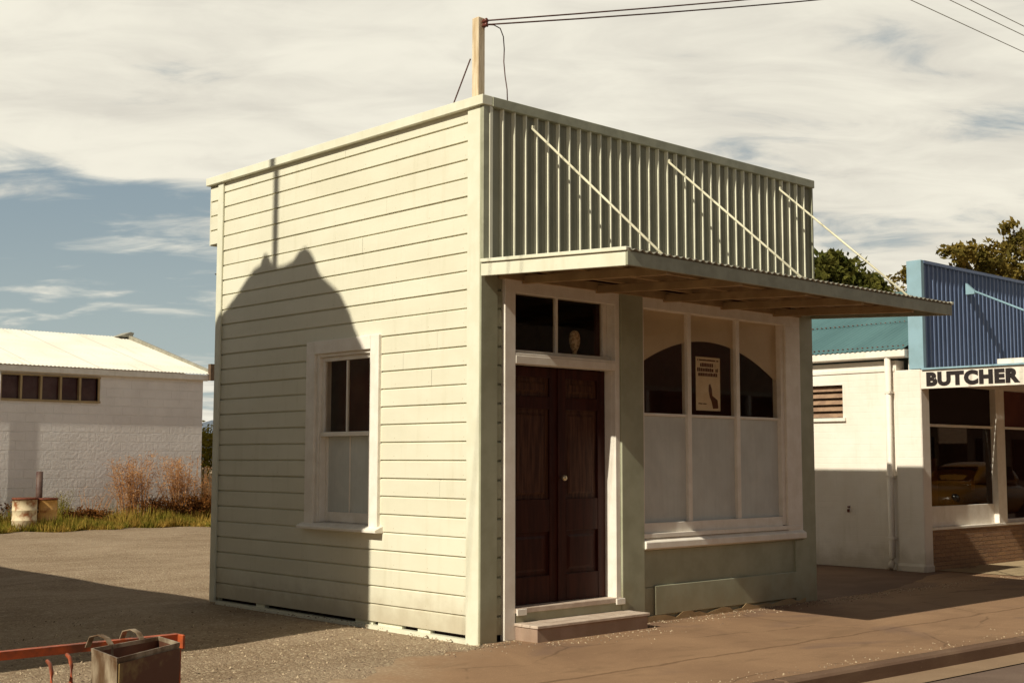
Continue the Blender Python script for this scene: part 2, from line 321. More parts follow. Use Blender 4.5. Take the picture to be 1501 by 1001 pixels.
# ---------------------------------------------------------------- mesh helpers
class MB:
    def __init__(s): s.v = []; s.f = []; s.sm = False
    def box(s, x0, x1, y0, y1, z0, z1):
        if x0 > x1: x0, x1 = x1, x0
        if y0 > y1: y0, y1 = y1, y0
        if z0 > z1: z0, z1 = z1, z0
        i = len(s.v)
        s.v += [(x0, y0, z0), (x1, y0, z0), (x1, y1, z0), (x0, y1, z0), (x0, y0, z1), (x1, y0, z1), (x1, y1, z1), (x0, y1, z1)]
        s.f += [tuple(i + k for k in q) for q in ((0, 3, 2, 1), (4, 5, 6, 7), (0, 1, 5, 4), (1, 2, 6, 5), (2, 3, 7, 6), (3, 0, 4, 7))]
        return s
    def loops(s, rings, close=True, caps=True):
        i = len(s.v); n = len(rings[0])
        for r in rings: s.v += [tuple(p) for p in r]
        for a in range(len(rings) - 1):
            for b in range(n if close else n - 1):
                c = (b + 1) % n
                s.f.append((i + a * n + b, i + a * n + c, i + (a + 1) * n + c, i + (a + 1) * n + b))
        if caps and close:
            s.f.append(tuple(i + k for k in range(n))[::-1]); s.f.append(tuple(i + (len(rings) - 1) * n + k for k in range(n)))
        return s
    def prism(s, poly, axis, a, b):
        """poly of 2-D points extruded along axis from a to b. axis x: (y,z); y: (x,z); z: (x,y)"""
        mk = {'x': lambda p, t: (t, p[0], p[1]), 'y': lambda p, t: (p[0], t, p[1]), 'z': lambda p, t: (p[0], p[1], t)}[axis]
        return s.loops([[mk(p, a) for p in poly], [mk(p, b) for p in poly]])
    def sheet(s, line, axis, a, b, th=None):
        mk = {'x': lambda p, t: (t, p[0], p[1]), 'y': lambda p, t: (p[0], t, p[1]), 'z': lambda p, t: (p[0], p[1], t)}[axis]
        return s.loops([[mk(p, a) for p in line], [mk(p, b) for p in line]], close=False)
    def tube(s, pts, r, n=8, r2=None):
        pts = [Vector(p) for p in pts]; rings = []; up = Vector((0, 0, 1))
        for k, p in enumerate(pts):
            d = (pts[min(k + 1, len(pts) - 1)] - pts[max(k - 1, 0)]).normalized()
            a = d.cross(up if abs(d.z) < .95 else Vector((1, 0, 0))).normalized(); b = d.cross(a)
            rr = r if r2 is None else r + (r2 - r) * k / (len(pts) - 1)
            rings.append([p + (a * math.cos(2 * math.pi * j / n) + b * math.sin(2 * math.pi * j / n)) * rr for j in range(n)])
        return s.loops(rings)
    def lathe(s, prof, cx, cy, n=24, sx=1, sy=1):
        return s.loops([[(cx + math.cos(2 * math.pi * j / n) * r * sx, cy + math.sin(2 * math.pi * j / n) * r * sy, z) for j in range(n)] for r, z in prof])
    def build(s, name, material, parent=None, label=None, bevel=0, smooth=False, rootloc=None):
        me = bpy.data.meshes.new(name)
        if rootloc is None:
            rootloc = wloc(parent) if parent else Vector((0, 0, 0))
        me.from_pydata([(Vector(p) - Vector(rootloc))[:] for p in s.v], [], s.f); me.update()
        o = bpy.data.objects.new(name, me); C.objects.link(o)
        bm = bmesh.new(); bm.from_mesh(me)
        if smooth != 'raw': bmesh.ops.recalc_face_normals(bm, faces=bm.faces)
        bm.to_mesh(me); bm.free()
        me.materials.append(MAT(material))
        if parent: o.parent = parent
        else: o.location = rootloc
        if smooth is True:
            for p in me.polygons: p.use_smooth = True
        if bevel:
            b = o.modifiers.new('bevel', 'BEVEL'); b.width = bevel; b.segments = 1; b.limit_method = 'ANGLE'; b.angle_limit = R(40)
        if label: o['label'] = label
        return o
def MAT(m): return M[m] if isinstance(m, str) else m
def wloc(o):
    v = Vector((0, 0, 0))
    while o: v += o.location; o = o.parent
    return v
def B(*a): return MB().box(*a)
def tag(o, label, cat, group=None, kind=None):
    if label: o['label'] = label
    if cat: o['category'] = cat
    if group: o['group'] = group
    if kind: o['kind'] = kind
    return o
def thing(name, label, cat, loc, group=None):
    o = bpy.data.objects.new(name, None); o.empty_display_size = .2; C.objects.link(o); o.location = loc
    return tag(o, label, cat, group)

# ---------------------------------------------------------------- ground, footpath, road
def ky(x): return -2.50 - .05 * x            # kerb line
rnd = random.Random(4)
g1 = MB(); g1.v = [(-3000, -3000, -.13), (4000, -3000, -.13), (4000, 4000, -.13), (-3000, 4000, -.13)]; g1.f = [(0, 1, 2, 3)]
tag(g1.build('ground', 'gravel'), None, None, kind='structure')
# gravel yard: gently uneven sheet at footpath level
def hgt(x, y):
    return (.010 * math.sin(x * 1.3 + y * .8) + .008 * math.sin(x * 3.1 - y * 2.3)) 
def smooth_step(t): t = max(0, min(1, t)); return t * t * (3 - 2 * t)
yard = MB(); xs = [-40, -25, -16, -12] + [-10 + i * .25 for i in range(0, 81)] + [12, 16, 24, 40, 80]; ys = [-.0]
ys = [0, .12] + [.25 + .25 * i for i in range(0, 40)] + [10.5 + .5 * i for i in range(0, 24)] + [25, 40, 60, 120]
xs2 = xs
def yz(x, y):
    if x > 12 or x < -12 or y > 22: return -.004
    k = 1.0
    if 0 <= x <= 4.6 and 0 < y < 4.1: return -.02
    if 4.6 < x < 8.7 and y < 8.6: return -.03
    return hgt(x, y) * k + (.012 if y > .3 else 0) - .010
# front-left part of the yard reaches the kerb, ragged against the footpath
for (x0s, y0s) in ((xs, ys),):
    rows = []
    for y in y0s: rows.append([(x, y, yz(x, y)) for x in x0s])
    yard.loops(rows, close=False)
rows = []
for j in range(0, 13):
    rows.append([(x, -2.49 - .05 * x * (1 - j / 12) * 1 + (2.49) * j / 12, -.012 + (hgt(x, 0) + .002) * (j / 12)) for x in xs if x <= 1])
yard.loops(rows, close=False)
o = yard.build('gravel_yard', 'gravel', smooth=True); tag(o, None, None, kind='structure')
# footpath: ragged left edge where gravel has washed over it
fp = MB(); outl = []
def nz(t): return .10 * math.sin(t * 5.1) + .06 * math.sin(t * 13.7 + 1) + .04 * math.sin(t * 29 + 2)
N = 60
pts_top = []
for i in range(N + 1):
    t = i / N; x = -6.5 + 7.1 * t
    y = -1.35 + 1.28 * smooth_step((t - .32) / .62) + nz(x) * (1 - smooth_step((t - .85) / .15))
    pts_top.append((x, y))
pts_top += [(.7, -.05), (1.9, -.05), (1.95, .03), (4.7, .03), (4.75, .0)]
for i in range(1, 40): pts_top.append((4.75 + i * .2, .9 - .9 * math.cos(min(1, i / 17) * math.pi / 2) * 1.0 + .02 * math.sin(i * 2.1)))
pts_top += [(60, .9)]
v = []; f = []
cols = []
for (x, y) in pts_top:
    cols.append((x, y, ky(x)))
for (x, y0, y1) in cols:
    for k in range(7):
        t = k / 6; yy = y0 + (y1 - y0) * t
        zz_ = .004 - (.004 if k == 0 else 0) - .0
        v.append((x, yy, zz_))
for i in range(len(cols) - 1):
    for k in range(6): f.append((i * 7 + k, i * 7 + k + 1, (i + 1) * 7 + k + 1, (i + 1) * 7 + k))
fp.v = v; fp.f = f
tag(fp.build('footpath', 'path'), None, None, kind='structure')
pv = MB(); pv.v = [(8.75, .92, .010), (8.75, -.2, .010), (60, -.35, .010), (60, .92, .010)]; pv.f = [(0, 1, 2, 3)]
tag(pv.build('paving', 'apron'), None, None, kind='structure')
kb = MB(); x = -40
while x < 80:
    x2 = x + 3.1
    kb.prism([(x + .002, ky(x) + .0), (x2 - .002, ky(x2)), (x2 - .002, ky(x2) - .13), (x + .002, ky(x) - .13)], 'z', -.2, .008 + rnd.uniform(-.002, .002)); x = x2
tag(kb.build('kerb', 'kerb', bevel=.015), None, None, kind='structure')
def strip(name, m_, a, b, z, kind='structure'):
    s = MB(); s.v = [(-60, ky(-60) + a, z), (-60, ky(-60) + b, z), (120, ky(120) + b, z), (120, ky(120) + a, z)]; s.f = [(0, 1, 2, 3)]
    return tag(s.build(name, m_), None, None, kind=kind)
strip('gutter_channel', 'channel', -.10, -.40, -.090)
strip('road', 'road', -.39, -9.2, -.098)
strip('far_footpath', 'path', -9.2, -12, -.06)
# loose pebbles on the gravel near the camera
peb = MB(); rp = random.Random(8)
for i in range(9000):
    u = rp.random() ** 1.3
    x = rp.uniform(-6.2, .1); y = rp.uniform(-2.3, 3.8)
    if y > 1.6 and rp.random() < .5: continue
    tpath = -1.35 + 1.28 * smooth_step(((x + 6.5) / 7.1 - .32) / .62)
    if x > -6.5 and y < tpath - .1 and rp.random() < .93: continue
    if x > -.02 and y > 0: continue
    r = rp.uniform(.005, .010) + .010 * rp.random() ** 5; i0 = len(peb.v); a = rp.uniform(0, 6.28)
    z = yz(x, max(y, 0)) - .002
    for q in range(4): peb.v.append((x + r * math.cos(a + q * 1.57) * rp.uniform(.7, 1.2), y + r * math.sin(a + q * 1.57), z))
    peb.v.append((x + rp.uniform(-.3, .3) * r, y, z + r * rp.uniform(.6, 1.0)))
    peb.f += [(i0, i0 + 1, i0 + 4), (i0 + 1, i0 + 2, i0 + 4), (i0 + 2, i0 + 3, i0 + 4), (i0 + 3, i0, i0 + 4)]
for i in range(1500):      # grit swept against the shop front and along the kerb
    if i % 3: x = rp.uniform(-.6, 8.6); y = -.03 - abs(rp.gauss(0, .16)) - (.30 if .3 < x < 1.7 else 0)
    else: x = rp.uniform(-3, 9); y = ky(x) + abs(rp.gauss(0, .12)) + .02
    r = rp.uniform(.003, .011); i0 = len(peb.v); a = rp.uniform(0, 6.28)
    for q in range(4): peb.v.append((x + r * math.cos(a + q * 1.57) * rp.uniform(.7, 1.2), y + r * math.sin(a + q * 1.57), .003))
    peb.v.append((x, y, .004 + r * rp.uniform(.6, 1.0)))
    peb.f += [(i0, i0 + 1, i0 + 4), (i0 + 1, i0 + 2, i0 + 4), (i0 + 2, i0 + 3, i0 + 4), (i0 + 3, i0, i0 + 4)]
M['pebble'] = mat('pebble_stone', (.50, .39, .26), (.16, .11, .075), 30, .9, detail=1, lo=.4, hi=.6)
tag(peb.build('loose_gravel', 'pebble', smooth='raw'), None, None, kind='stuff')
# hills on the horizon
ln_ = MB(); ln_.v = [(4.60, -.01, .001), (8.6, -.01, .001), (8.6, 8.5, .006), (4.60, 8.5, .006)]; ln_.f = [(0, 1, 2, 3)]
M['lane'] = path_mat('shade_darkened_asphalt', (.20, .125, .085), (.14, .085, .06), False, 120)  # ground of the gap, its shade put into the darker colour
tag(ln_.build('lane', 'lane'), None, None, kind='structure')
h = MB(); rh = random.Random(3); ring = []; N = 90
for i in range(N + 1):
    a = R(20 + 90 * i / N); d = 3400
    z = 95 + 45 * math.sin(i * .31) + 22 * math.sin(i * .83 + 1) + 8 * math.sin(i * 2.1)
    ring.append((a, d, max(z, 20)))
h.loops([[(math.cos(a) * (d - 900), math.sin(a) * (d - 900), -1) for a, d, z in ring], [(math.cos(a) * d, math.sin(a) * d, z) for a, d, z in ring], [(math.cos(a) * (d + 500), math.sin(a) * (d + 500), -1) for a, d, z in ring]], close=False)
tag(h.build('hills', 'hill', smooth=True), None, None, kind='structure')

# ================================================================ THE SHOP
H = 4.35; W = 4.6; L = 4.08
shop = thing('weatherboard_shop', 'small cream and sage weatherboard corner shop with ribbed parapet and street awning', 'shop', (0, 0, 0))
PITCH = .153
def boards(mb, u0, u1, z0, z1, plane, axis, sign, holes=(), dz=0, seed=1):
    """rusticated weatherboards: face, cove at the top, drip lip at the bottom. plane = outer face coordinate"""
    rr = random.Random(seed)
    z = z0
    while z < z1 - .01:
        zt = min(z + PITCH, z1)
        segs = [(u0, u1)]
        for (a, b, c, d) in holes:
            if zt > c + .01 and z < d - .01:
                ns = []
                for s0, s1 in segs:
                    if a > s0: ns.append((s0, min(a, s1)))
                    if b < s1: ns.append((max(b, s0), s1))
                segs = ns
        jit = rr.uniform(-.0012, .0012)
        for (a, b, c, d) in holes:
            if zt > c + .01 and z < d - .01:
                for (p, q) in ((z, c), (d, zt)):
                    if q - p > .004:
                        if axis == 'y': mb.box(plane, plane + .02, a, b, p, q - (.014 if q == zt else 0))
        ns = []
        for s0, s1 in segs:
            if s1 - s0 > 1.2 and rr.random() < .35:
                c_ = rr.uniform(s0 + .4, s1 - .4); ns += [(s0, c_ - .0012), (c_ + .0012, s1)]
            else: ns.append((s0, s1))
        for s0, s1 in ns:
            if s1 - s0 < .005: continue
            o = plane + sign * (jit + rr.uniform(-.0008, .0008)); e = -sign
            prof = [(o + e * .022, z), (o, z + .000), (o, z + .003), (o, zt - .020), (o + e * .008, zt - .015), (o + e * .019, zt - .007), (o + e * .020, zt + .001), (o + e * .022, zt + .001)]
            if axis == 'y': mb.prism(prof, 'y', s0, s1)          # wall faces x
            else:
                mb.loops([[(s0, p[0], p[1]) for p in prof], [(s1, p[0], p[1]) for p in prof]])
        z += PITCH
zb = 4.1798 - 27 * PITCH            # line 28
zb0 = zb + .0005
sw = MB()
boards(sw, .02, L - .02, zb0, 4.30, 0.0, 'y', -1, holes=[(1.42, 2.28, .83, 2.42)], seed=2)
sw.build('side_cladding', 'siding', shop, 'cream weatherboard side wall')
fw_ = MB()
boards(fw_, .02, .24, zb0, 2.99, 0.004, 'x', -1, seed=3); fw_.build('front_cladding', 'green', shop); fw_ = MB(); boards(fw_, 4.30, W - .02, zb0, 2.99, 0.004, 'x', -1, seed=3)
fw_.build('front_cladding', 'green', shop)
rw = MB(); boards(rw, .02, L - .02, zb0, 4.30, W, 'y', 1, seed=5); rw.build('far_side_cladding', 'siding', shop)
bw = MB(); boards(bw, .02, W - .02, zb0, 3.3, L, 'x', 1, seed=6); bw.build('back_cladding', 'siding', shop)
# inner carcass with openings, floor, ceiling
cs = MB()
def wall_x(mb, x0, x1, y0, y1, z0, z1, holes):
    cuts = sorted(set([y0, y1] + [h_[0] for h_ in holes] + [h_[1] for h_ in holes]))
    for a, b in zip(cuts[:-1], cuts[1:]):
        zs = [(z0, z1)]
        for (p, q, r, s) in holes:
            if a >= p - 1e-6 and b <= q + 1e-6: zs = [(z0, r), (s, z1)]
        for c, d in zs:
            if d - c > .01: mb.box(x0, x1, a, b, c, d)
def wall_y(mb, y0, y1, x0, x1, z0, z1, holes):
    cuts = sorted(set([x0, x1] + [h_[0] for h_ in holes] + [h_[1] for h_ in holes]))
    for a, b in zip(cuts[:-1], cuts[1:]):
        zs = [(z0, z1)]
        for (p, q, r, s) in holes:
            if a >= p - 1e-6 and b <= q + 1e-6: zs = [(z0, r), (s, z1)]
        for c, d in zs:
            if d - c > .01: mb.box(a, b, y0, y1, c, d)
wall_x(cs, .024, .12, .13, L - .13, .15, 4.28, [(1.46, 2.24, .86, 2.39)])
wall_y(cs, .03, .12, .024, W - .024, .15, 4.28, [(.36, 1.56, .22, 2.82), (1.94, 4.1, .76, 2.84)])
cs.box(W - .12, W - .024, .13, L - .13, .15, 4.28); cs.box(.024, W - .024, L - .12, L - .024, .15, 3.2)
cs.box(.13, W - .13, .13, L - .13, .15, .2); cs.box(.13, W - .13, .13, L - .13, 3.1, 3.15)
cs.build('wall_frame', 'room', shop)
# foundation: broken pale base strip and dark gaps along the side wall
rr = random.Random(12)
y = .18
while y < L - .1:
    ln = rr.uniform(.12, .42)
    if rr.random() < .62: B(.012 + rr.uniform(0, .01), .06, y, min(y + ln, L - .1), -.05, zb0 - rr.uniform(.002, .006)).build('foundation_block', 'trim', shop)
    y += ln + rr.uniform(.05, .25)
B(-.012, .05, .155, L - .1, -.05, .016 ).build('base_strip', 'trim', shop)
B(.06, W - .06, .06, L - .06, -.05, .15).build('plinth', 'dark', shop)
# corner boards
def cb(*a, m='trim', **k): return B(*a).build('corner_board', m, shop, bevel=.004, **k)
cb(-.022, .0, .0, .152, -.03, 4.30)                                     # side face of the arris
cb(-.022, .16, -.022, 0, -.03, 4.30, m='green', label='sage green front corner board')
cb(-.022, .0, 3.985, 4.085, .0, 4.30); cb(.0, .08, L, L + .02, 0, 4.3)
cb(4.375, W + .005, -.022, .0, .0, 2.99, m='green', label='sage green front corner board at the far end'); cb(W, W + .022, .0, .13, .0, 4.3)
# parapet return that overhangs the back corner
pr = MB(); boards(pr, 4.088, 4.245, 3.655, 4.30, -.006, 'y', -1, seed=9); pr.box(.018, .12, 4.09, 4.245, 3.66, 4.28); pr.box(-.006, .12, 4.246, 4.262, 3.645, 4.3)
pr.build('parapet_return', 'siding', shop)
# parapet sheet: narrow ribs on flat pans, standing 20 mm proud
ps = MB(); line = []; x0r, q = .1871, .1295
zlo, zhi = 2.985, 4.27; yb = -.022; rh_ = .032
line.append((.035, yb)); x = x0r - q
for n in range(0, 36):
    xc = x0r + q * (n - 0) - .0
    if xc > W - .02: break
    # centre-line of the lit flank is xc
    line += [(xc - .012, yb), (xc - .005, yb - rh_), (xc + .006, yb - rh_), (xc + .014, yb)]
    for k in (.35, .5, .65):        # swage lines in the pan
        xm = xc + .014 + (q - .026) * k
        if xm < W - .05: line += [(xm - .004, yb), (xm - .002, yb - .004), (xm + .002, yb - .004), (xm + .004, yb)]
line.append((W - .005, yb))
ps.loops([[(p[0], p[1], zlo) for p in line], [(p[0], p[1], zhi) for p in line]], close=False)
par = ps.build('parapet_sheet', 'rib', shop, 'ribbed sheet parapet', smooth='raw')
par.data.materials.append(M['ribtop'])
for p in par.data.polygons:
    if p.center.y < yb - rh_ * .35: p.material_index = 1  # rib faces take the painted-in sunlight
sd = par.modifiers.new('thick', 'SOLIDIFY'); sd.thickness = .002; sd.offset = 0
B(.03, W - .01, -.0185, .0, 3.0, 4.28).build('parapet_backing', 'rib', shop)
B(-.024, .035, -.05, -.0225, 2.985, 4.28).build('corner_flashing', 'capgrey', shop)
B(.036, .072, -.056, -.0228, 2.985, 4.275).build('edge_rib', 'trim', shop, bevel=.003)
B(W - .004, W + .016, -.056, -.0, 2.985, 4.28).build('edge_rib', 'capgrey', shop)
# caps
B(-.05, .06, -.062, 4.29, 4.275, 4.355).build('parapet_cap', 'trim', shop, 'ivory cap board of the side parapet', bevel=.004)
B(.0605, W + .035, -.068, .06, 4.27, 4.352).build('parapet_cap', 'capgrey', shop, 'grey green cap of the front parapet', bevel=.004)
B(W - .04, W + .04, .0605, 4.29, 4.27, 4.35).build('parapet_cap', 'capgrey', shop)
rf = MB(); cl = []
for i in range(0, 240):
    cl.append((.07 + i * (W - .14) / 239, 3.75 + .009 * math.cos(i * math.pi / 2)))
rf.loops([[(p[0], .13, p[1] + .1) for p in cl], [(p[0], L + .2, p[1] - .4) for p in cl]], close=False); rf.build('roof', 'galv', shop, smooth='raw')
# ---- awning
AD = 1.565
aw = bpy.data.objects.new('awning', None); C.objects.link(aw); aw.parent = shop; aw.empty_display_size = .1
def zaw(y): return 2.985 + y * .055          # top of framing (y negative outwards)
rfm = MB(); c1 = []; n_ = int((W + .04) / .076 * 6)
for i in range(n_ + 1):
    xx = -.03 + i * (W + .05) / n_; c1.append((xx, .009 * math.cos(i * math.pi / 3)))
rfm.loops([[(p[0], -.026, zaw(-.026) + .02 + p[1]) for p in c1], [(p[0], -AD - .035, zaw(-AD) + .018 + p[1]) for p in c1]], close=False)
a = rfm.build('awning_roof', 'galv', aw, smooth=True); sd = a.modifiers.new('t', 'SOLIDIFY'); sd.thickness = .0015
def slab(name, x0, x1, y0, y1, dt, db, m_, par_, label=None, bevel=.003):
    mb = MB(); mb.prism([(y0, zaw(y0) - dt), (y1, zaw(y1) - dt), (y1, zaw(y1) - db), (y0, zaw(y0) - db)], 'x', x0, x1)
    return mb.build(name, m_, par_, label, bevel=bevel)
slab('end_fascia', -.03, -.004, -.026, -AD, .0, .100, 'trim', aw, 'ivory end fascia of the awning')
slab('end_fascia', W - .02, W + .01, -.026, -AD, .0, .095, 'capgrey', aw)
slab('end_flashing', -.045, .02, -.03, -AD - .02, -.036, -.008, 'trim', aw)
slab('end_flashing', W - .02, W + .03, -AD + .3, -AD - .03, -.034, -.008, 'trim', aw)
B(-.03, W + .01, -AD - .022, -AD, zaw(-AD) - .098, zaw(-AD) + .004).build('front_fascia', 'capgrey', aw, 'grey green front fascia board', bevel=.003)
for yy in (-.35, -.75, -1.15, -1.5):
    B(.0, W - .03, yy - .022, yy + .022, zaw(yy) - .05, zaw(yy) + .004).build('purlin', 'soffit', aw)
for xx in (.42, 1.3, 2.2, 3.05, 3.9):
    slab('rafter', xx, xx + .045, -.03, -AD + .002, .052, .12, 'soffit', aw)
B(.17, W - .24, -.06, -.0, 2.885, 2.955).build('wall_plate', 'soffit', aw)
for x1, x2 in ((.525, .407), (2.287, 2.194), (4.033, 3.886)):
    r_ = MB().tube([(x1 - .012, -.045, 4.180), (x2, -AD + .02, 2.925)], .0105, 8).build('tie_rod', 'rod', shop, smooth=True)
    B(x1 - .022, x1 + .004, -.072, -.056, 4.165, 4.195).build('rod_bracket', 'rod', r_)
    B(x2 - .02, x2 + .02, -AD, -AD + .07, zaw(-AD) + .018, zaw(-AD) + .035).build('rod_foot', 'rod', r_)

# ---- double door with transom
df = bpy.data.objects.new('door_frame', None); C.objects.link(df)
df.parent = shop; df.empty_display_size = .1
FY = -.022                                   # front face of frames
def fr(name, *a, m='white', par_=None, label=None, bevel=.003): return B(*a).build(name, m, par_ or df, label, bevel=bevel)
fr('jamb', .232, .35, FY - .008, .02, .0, 2.895)                 # left architrave reaches the ground
fr('jamb', .32, .352, .02, .16, .2, 2.80)                        # left reveal
fr('jamb', 1.555, 1.612, FY - .004, .02, .20, 2.895); fr('jamb', 1.555, 1.60, .02, .16, .2, 2.82)
fr('head', .35, 1.555, FY - .006, .02, 2.785, 2.893); fr('head', .352, 1.553, .02, .16, 2.80, 2.84)
fr('transom_bar', .352, 1.553, FY - .012, .10, 2.205, 2.272); fr('transom_bar', .352, 1.553, .03, .10, 2.272, 2.325)
fr('transom_ledge', .352, 1.553, -.03, .03, 2.272, 2.292)
fr('stile', 1.50, 1.553, .07, .11, 2.325, 2.80); fr('stile', .352, .40, .07, .11, 2.325, 2.80)
fr('glazing_bar', .915, .945, .075, .11, 2.325, 2.80)
B(.40, 1.50, .090, .094, 2.325, 2.80).build('transom_glass', 'glass', df)
fr('sill', .352, 1.62, -.045, .16, .205, .245, m='steptop'); fr('sill_block', .345, .45, -.062, -.0455, .19, .24); fr('sill_block', 1.52, 1.63, -.062, -.0455, .19, .24)
B(.36, 1.62, -.03, .03, .10, .204).build('riser', 'green', shop)
def leaf(x0, x1, flip):
    lf = MB(); y0, y1 = .10, .14
    zs = [.247, .46, .86, .92, 1.10, 1.22, 1.87, 1.95, 2.14, 2.2]
    st = .095
    lf.box(x0, x0 + st, y0, y1, .247, 2.2); lf.box(x1 - st, x1, y0, y1, .247, 2.2)
    for a, b in ((.247, .47), (.83, 1.10), (1.85, 1.955), (2.115, 2.2)): lf.box(x0 + st, x1 - st, y0 + .001, y1, a, b)
    d = lf.build('door_leaf', 'door', shop, 'dark maroon panelled door leaf', bevel=.004)
    for a, b, m_ in ((.47, .83, 'door'), (1.10, 1.85, 'panel'), (1.955, 2.115, 'panel')):
        p = MB(); xa, xb = x0 + st, x1 - st
        p.box(xa, xb, y0 + .022, y1 - .005, a, b)
        i = .035
        p.loops([[(xa + i, y0 + .0215, a + i), (xb - i, y0 + .0215, a + i), (xb - i, y0 + .0215, b - i), (xa + i, y0 + .0215, b - i)],
                 [(xa + i + .02, y0 + .012, a + i + .02), (xb - i - .02, y0 + .012, a + i + .02), (xb - i - .02, y0 + .012, b - i - .02), (xa + i + .02, y0 + .012, b - i - .02)]])
        p.build('door_panel', m_, d)
    return d
l1 = leaf(.354, .962, 0); l2 = leaf(.968, 1.553, 1)
kn = MB()
kn.loops([[(1.0 + math.cos(t) * r, y, 1.275 + math.sin(t) * r) for t in [k * math.pi / 6 for k in range(12)]] for r, y in ((.008, .10), (.008, .075), (.02, .068), (.026, .055), (.02, .042), (.004, .038))])
kn.build('knob', 'brass', l2, smooth=True)
MB().prism([(.955, .247), (.975, .247), (.975, 2.2), (.955, 2.2)], 'y', .088, .0995).build('cover_strip', 'door', l1)
# pilaster between door and window
B(1.614, 1.905, -.045, 0.0, .0, 2.97).build('pilaster', 'green', shop, 'broad sage green board between door and window', bevel=.004)
# ---- display window
dw = bpy.data.objects.new('display_window', None); C.objects.link(dw); dw.parent = shop; dw.empty_display_size = .1
def wf(name, *a, m='white', label=None, bevel=.003): return B(*a).build(name, m, dw, label, bevel=bevel)
wf('head', 1.907, 4.37, -.028, .02, 2.79, 2.90)
wf('jamb', 4.115, 4.372, -.026, .02, .70, 2.79); wf('jamb', 4.06, 4.113, -.002, .10, .78, 2.83); wf('jamb', 1.908, 1.955, -.01, .10, .78, 2.83)
wf('bottom_rail', 1.956, 4.059, .0, .10, .76, .865)
wf('top_rail', 1.956, 4.059, .02, .10, 2.788, 2.83)
for xm in (2.60, 3.345): wf('mullion', xm, xm + .055, .012, .085, .866, 2.787)
for a, b in ((1.957, 2.598), (2.657, 3.343), (3.402, 4.058)):
    wf('crossbar', a, b, .03, .07, 1.825, 1.85)
    wf('upper_pane', a, b, .048, .052, 1.851, 2.787, m='glass', bevel=0)
    wf('lower_pane', a, b, .048, .054, .866, 1.824, m='frost', bevel=0, label='pane painted dull grey')
mb = MB(); mb.prism([(-.066, .645), (-.066, .70), (.0, .735), (.0, .625)], 'x', 1.907, 4.376); mb.build('window_sill', 'white', dw, bevel=.004)
wf('sill_step', 1.907, 4.30, -.035, .0, .736, .775)
# tan painted band with an elliptical arch cut in it, just behind the upper glass
ab = MB(); xa, xb = 1.957, 4.058; top = 2.787; base = 1.851; nseg = 40
arch_pts = []
for i in range(nseg + 1):
    t = i / nseg; xx = xa + (xb - xa) * t
    u_ = (t - .47) / .53
    zz__ = 2.215 + .335 * max(0, 1 - abs(u_) ** 2.0) if True else 0
    arch_pts.append((xx, zz__))
for (p, q_) in zip(arch_pts[:-1], arch_pts[1:]):
    ab.loops([[(p[0], .057, p[1]), (q_[0], .057, q_[1]), (q_[0], .057, top), (p[0], .057, top)], [(p[0], .063, p[1]), (q_[0], .063, q_[1]), (q_[0], .063, top), (p[0], .063, top)]])
ab.build('arched_band', 'arch', dw, 'tan painted band with an arched lower edge')
B(1.957, 4.058, .60, .62, .5, 2.9).build('inner_screen', 'room', dw)
# stall riser under the window
sr = MB(); sr.box(1.906, 4.375, -.012, .01, .0, .30); sr.box(1.906, 4.375, -.006, .01, .302, .625); sr.build('stall_riser', 'green', shop, 'green boarded panel under the display window', bevel=.003)
B(2.06, 4.24, -.034, -.0125, .055, .312).build('riser_board', 'green', shop, 'loose proud board across the foot of the panel', bevel=.004)
B(4.23, 4.374, -.026, -.0, .0, .625).build('riser_stile', 'green', shop)
sk = MB(); rr = random.Random(5); x = 1.906; tops = []
while x < 4.37: tops.append((x, .035 + rr.uniform(-.018, .03))); x += rr.uniform(.04, .16)
tops.append((4.372, .05)); sk.prism([(1.906, -.05)] + tops + [(4.372, -.05)], 'y', -.041, -.0355)
sk.build('skirting', 'soffit', shop, 'rotten broken skirting')
# step
st_ = thing('door_step', 'mauve painted wooden box step in front of the double door', 'step', (.9, -.16, 0))
sb = MB(); sb.box(.345, 1.66, -.285, -.03, -.02, .108); sb.build('riser_box', 'step', st_, bevel=.004)
rr = random.Random(3)
for k in range(3):
    y0 = -.30 + k * .091
    B(.335, 1.675, y0, y0 + .087, .109, .132).build('tread', 'steptop', st_, bevel=.003)
# ---- side sash window
sv = bpy.data.objects.new('side_window', None); C.objects.link(sv); sv.parent = shop; sv.empty_display_size = .1
def vf(name, *a, m='white', label=None, bevel=.003): return B(*a).build(name, m, sv, label, bevel=bevel)
vf('architrave', -.032, .01, 2.27, 2.405, .83, 2.51); vf('architrave', -.032, .01, 1.30, 1.42, .83, 2.51); vf('architrave', -.034, .01, 1.4205, 2.2695, 2.39, 2.51)
vf('jamb', -.010, .13, 2.225, 2.269, .86, 2.389); vf('jamb', -.010, .13, 1.421, 1.455, .86, 2.389); vf('head', -.008, .13, 1.456, 2.224, 2.36, 2.389)
vf('sash_stile', .02, .06, 2.18, 2.224, 1.66, 2.359); vf('sash_stile', .02, .06, 1.456, 1.495, 1.66, 2.359); vf('sash_rail', .02, .06, 1.496, 2.179, 2.32, 2.359)
vf('parting_bead', .0, .061, 2.203, 2.2245, .862, 1.634); vf('parting_bead', .0, .061, 1.4555, 1.477, .862, 1.634)
vf('meeting_rail', .004, .07, 1.456, 2.224, 1.635, 1.675)
vf('glazing_bar', .028, .055, 1.835, 1.853, 1.676, 2.319)
vf('upper_pane', .038, .042, 1.496, 2.179, 1.676, 2.319, m='glass', bevel=0)
vf('sash_stile', .062, .10, 2.18, 2.224, .865, 1.634); vf('sash_stile', .062, .10, 1.456, 1.495, .865, 1.634); vf('sash_rail', .0615, .10, 1.496, 2.179, .865, .955)
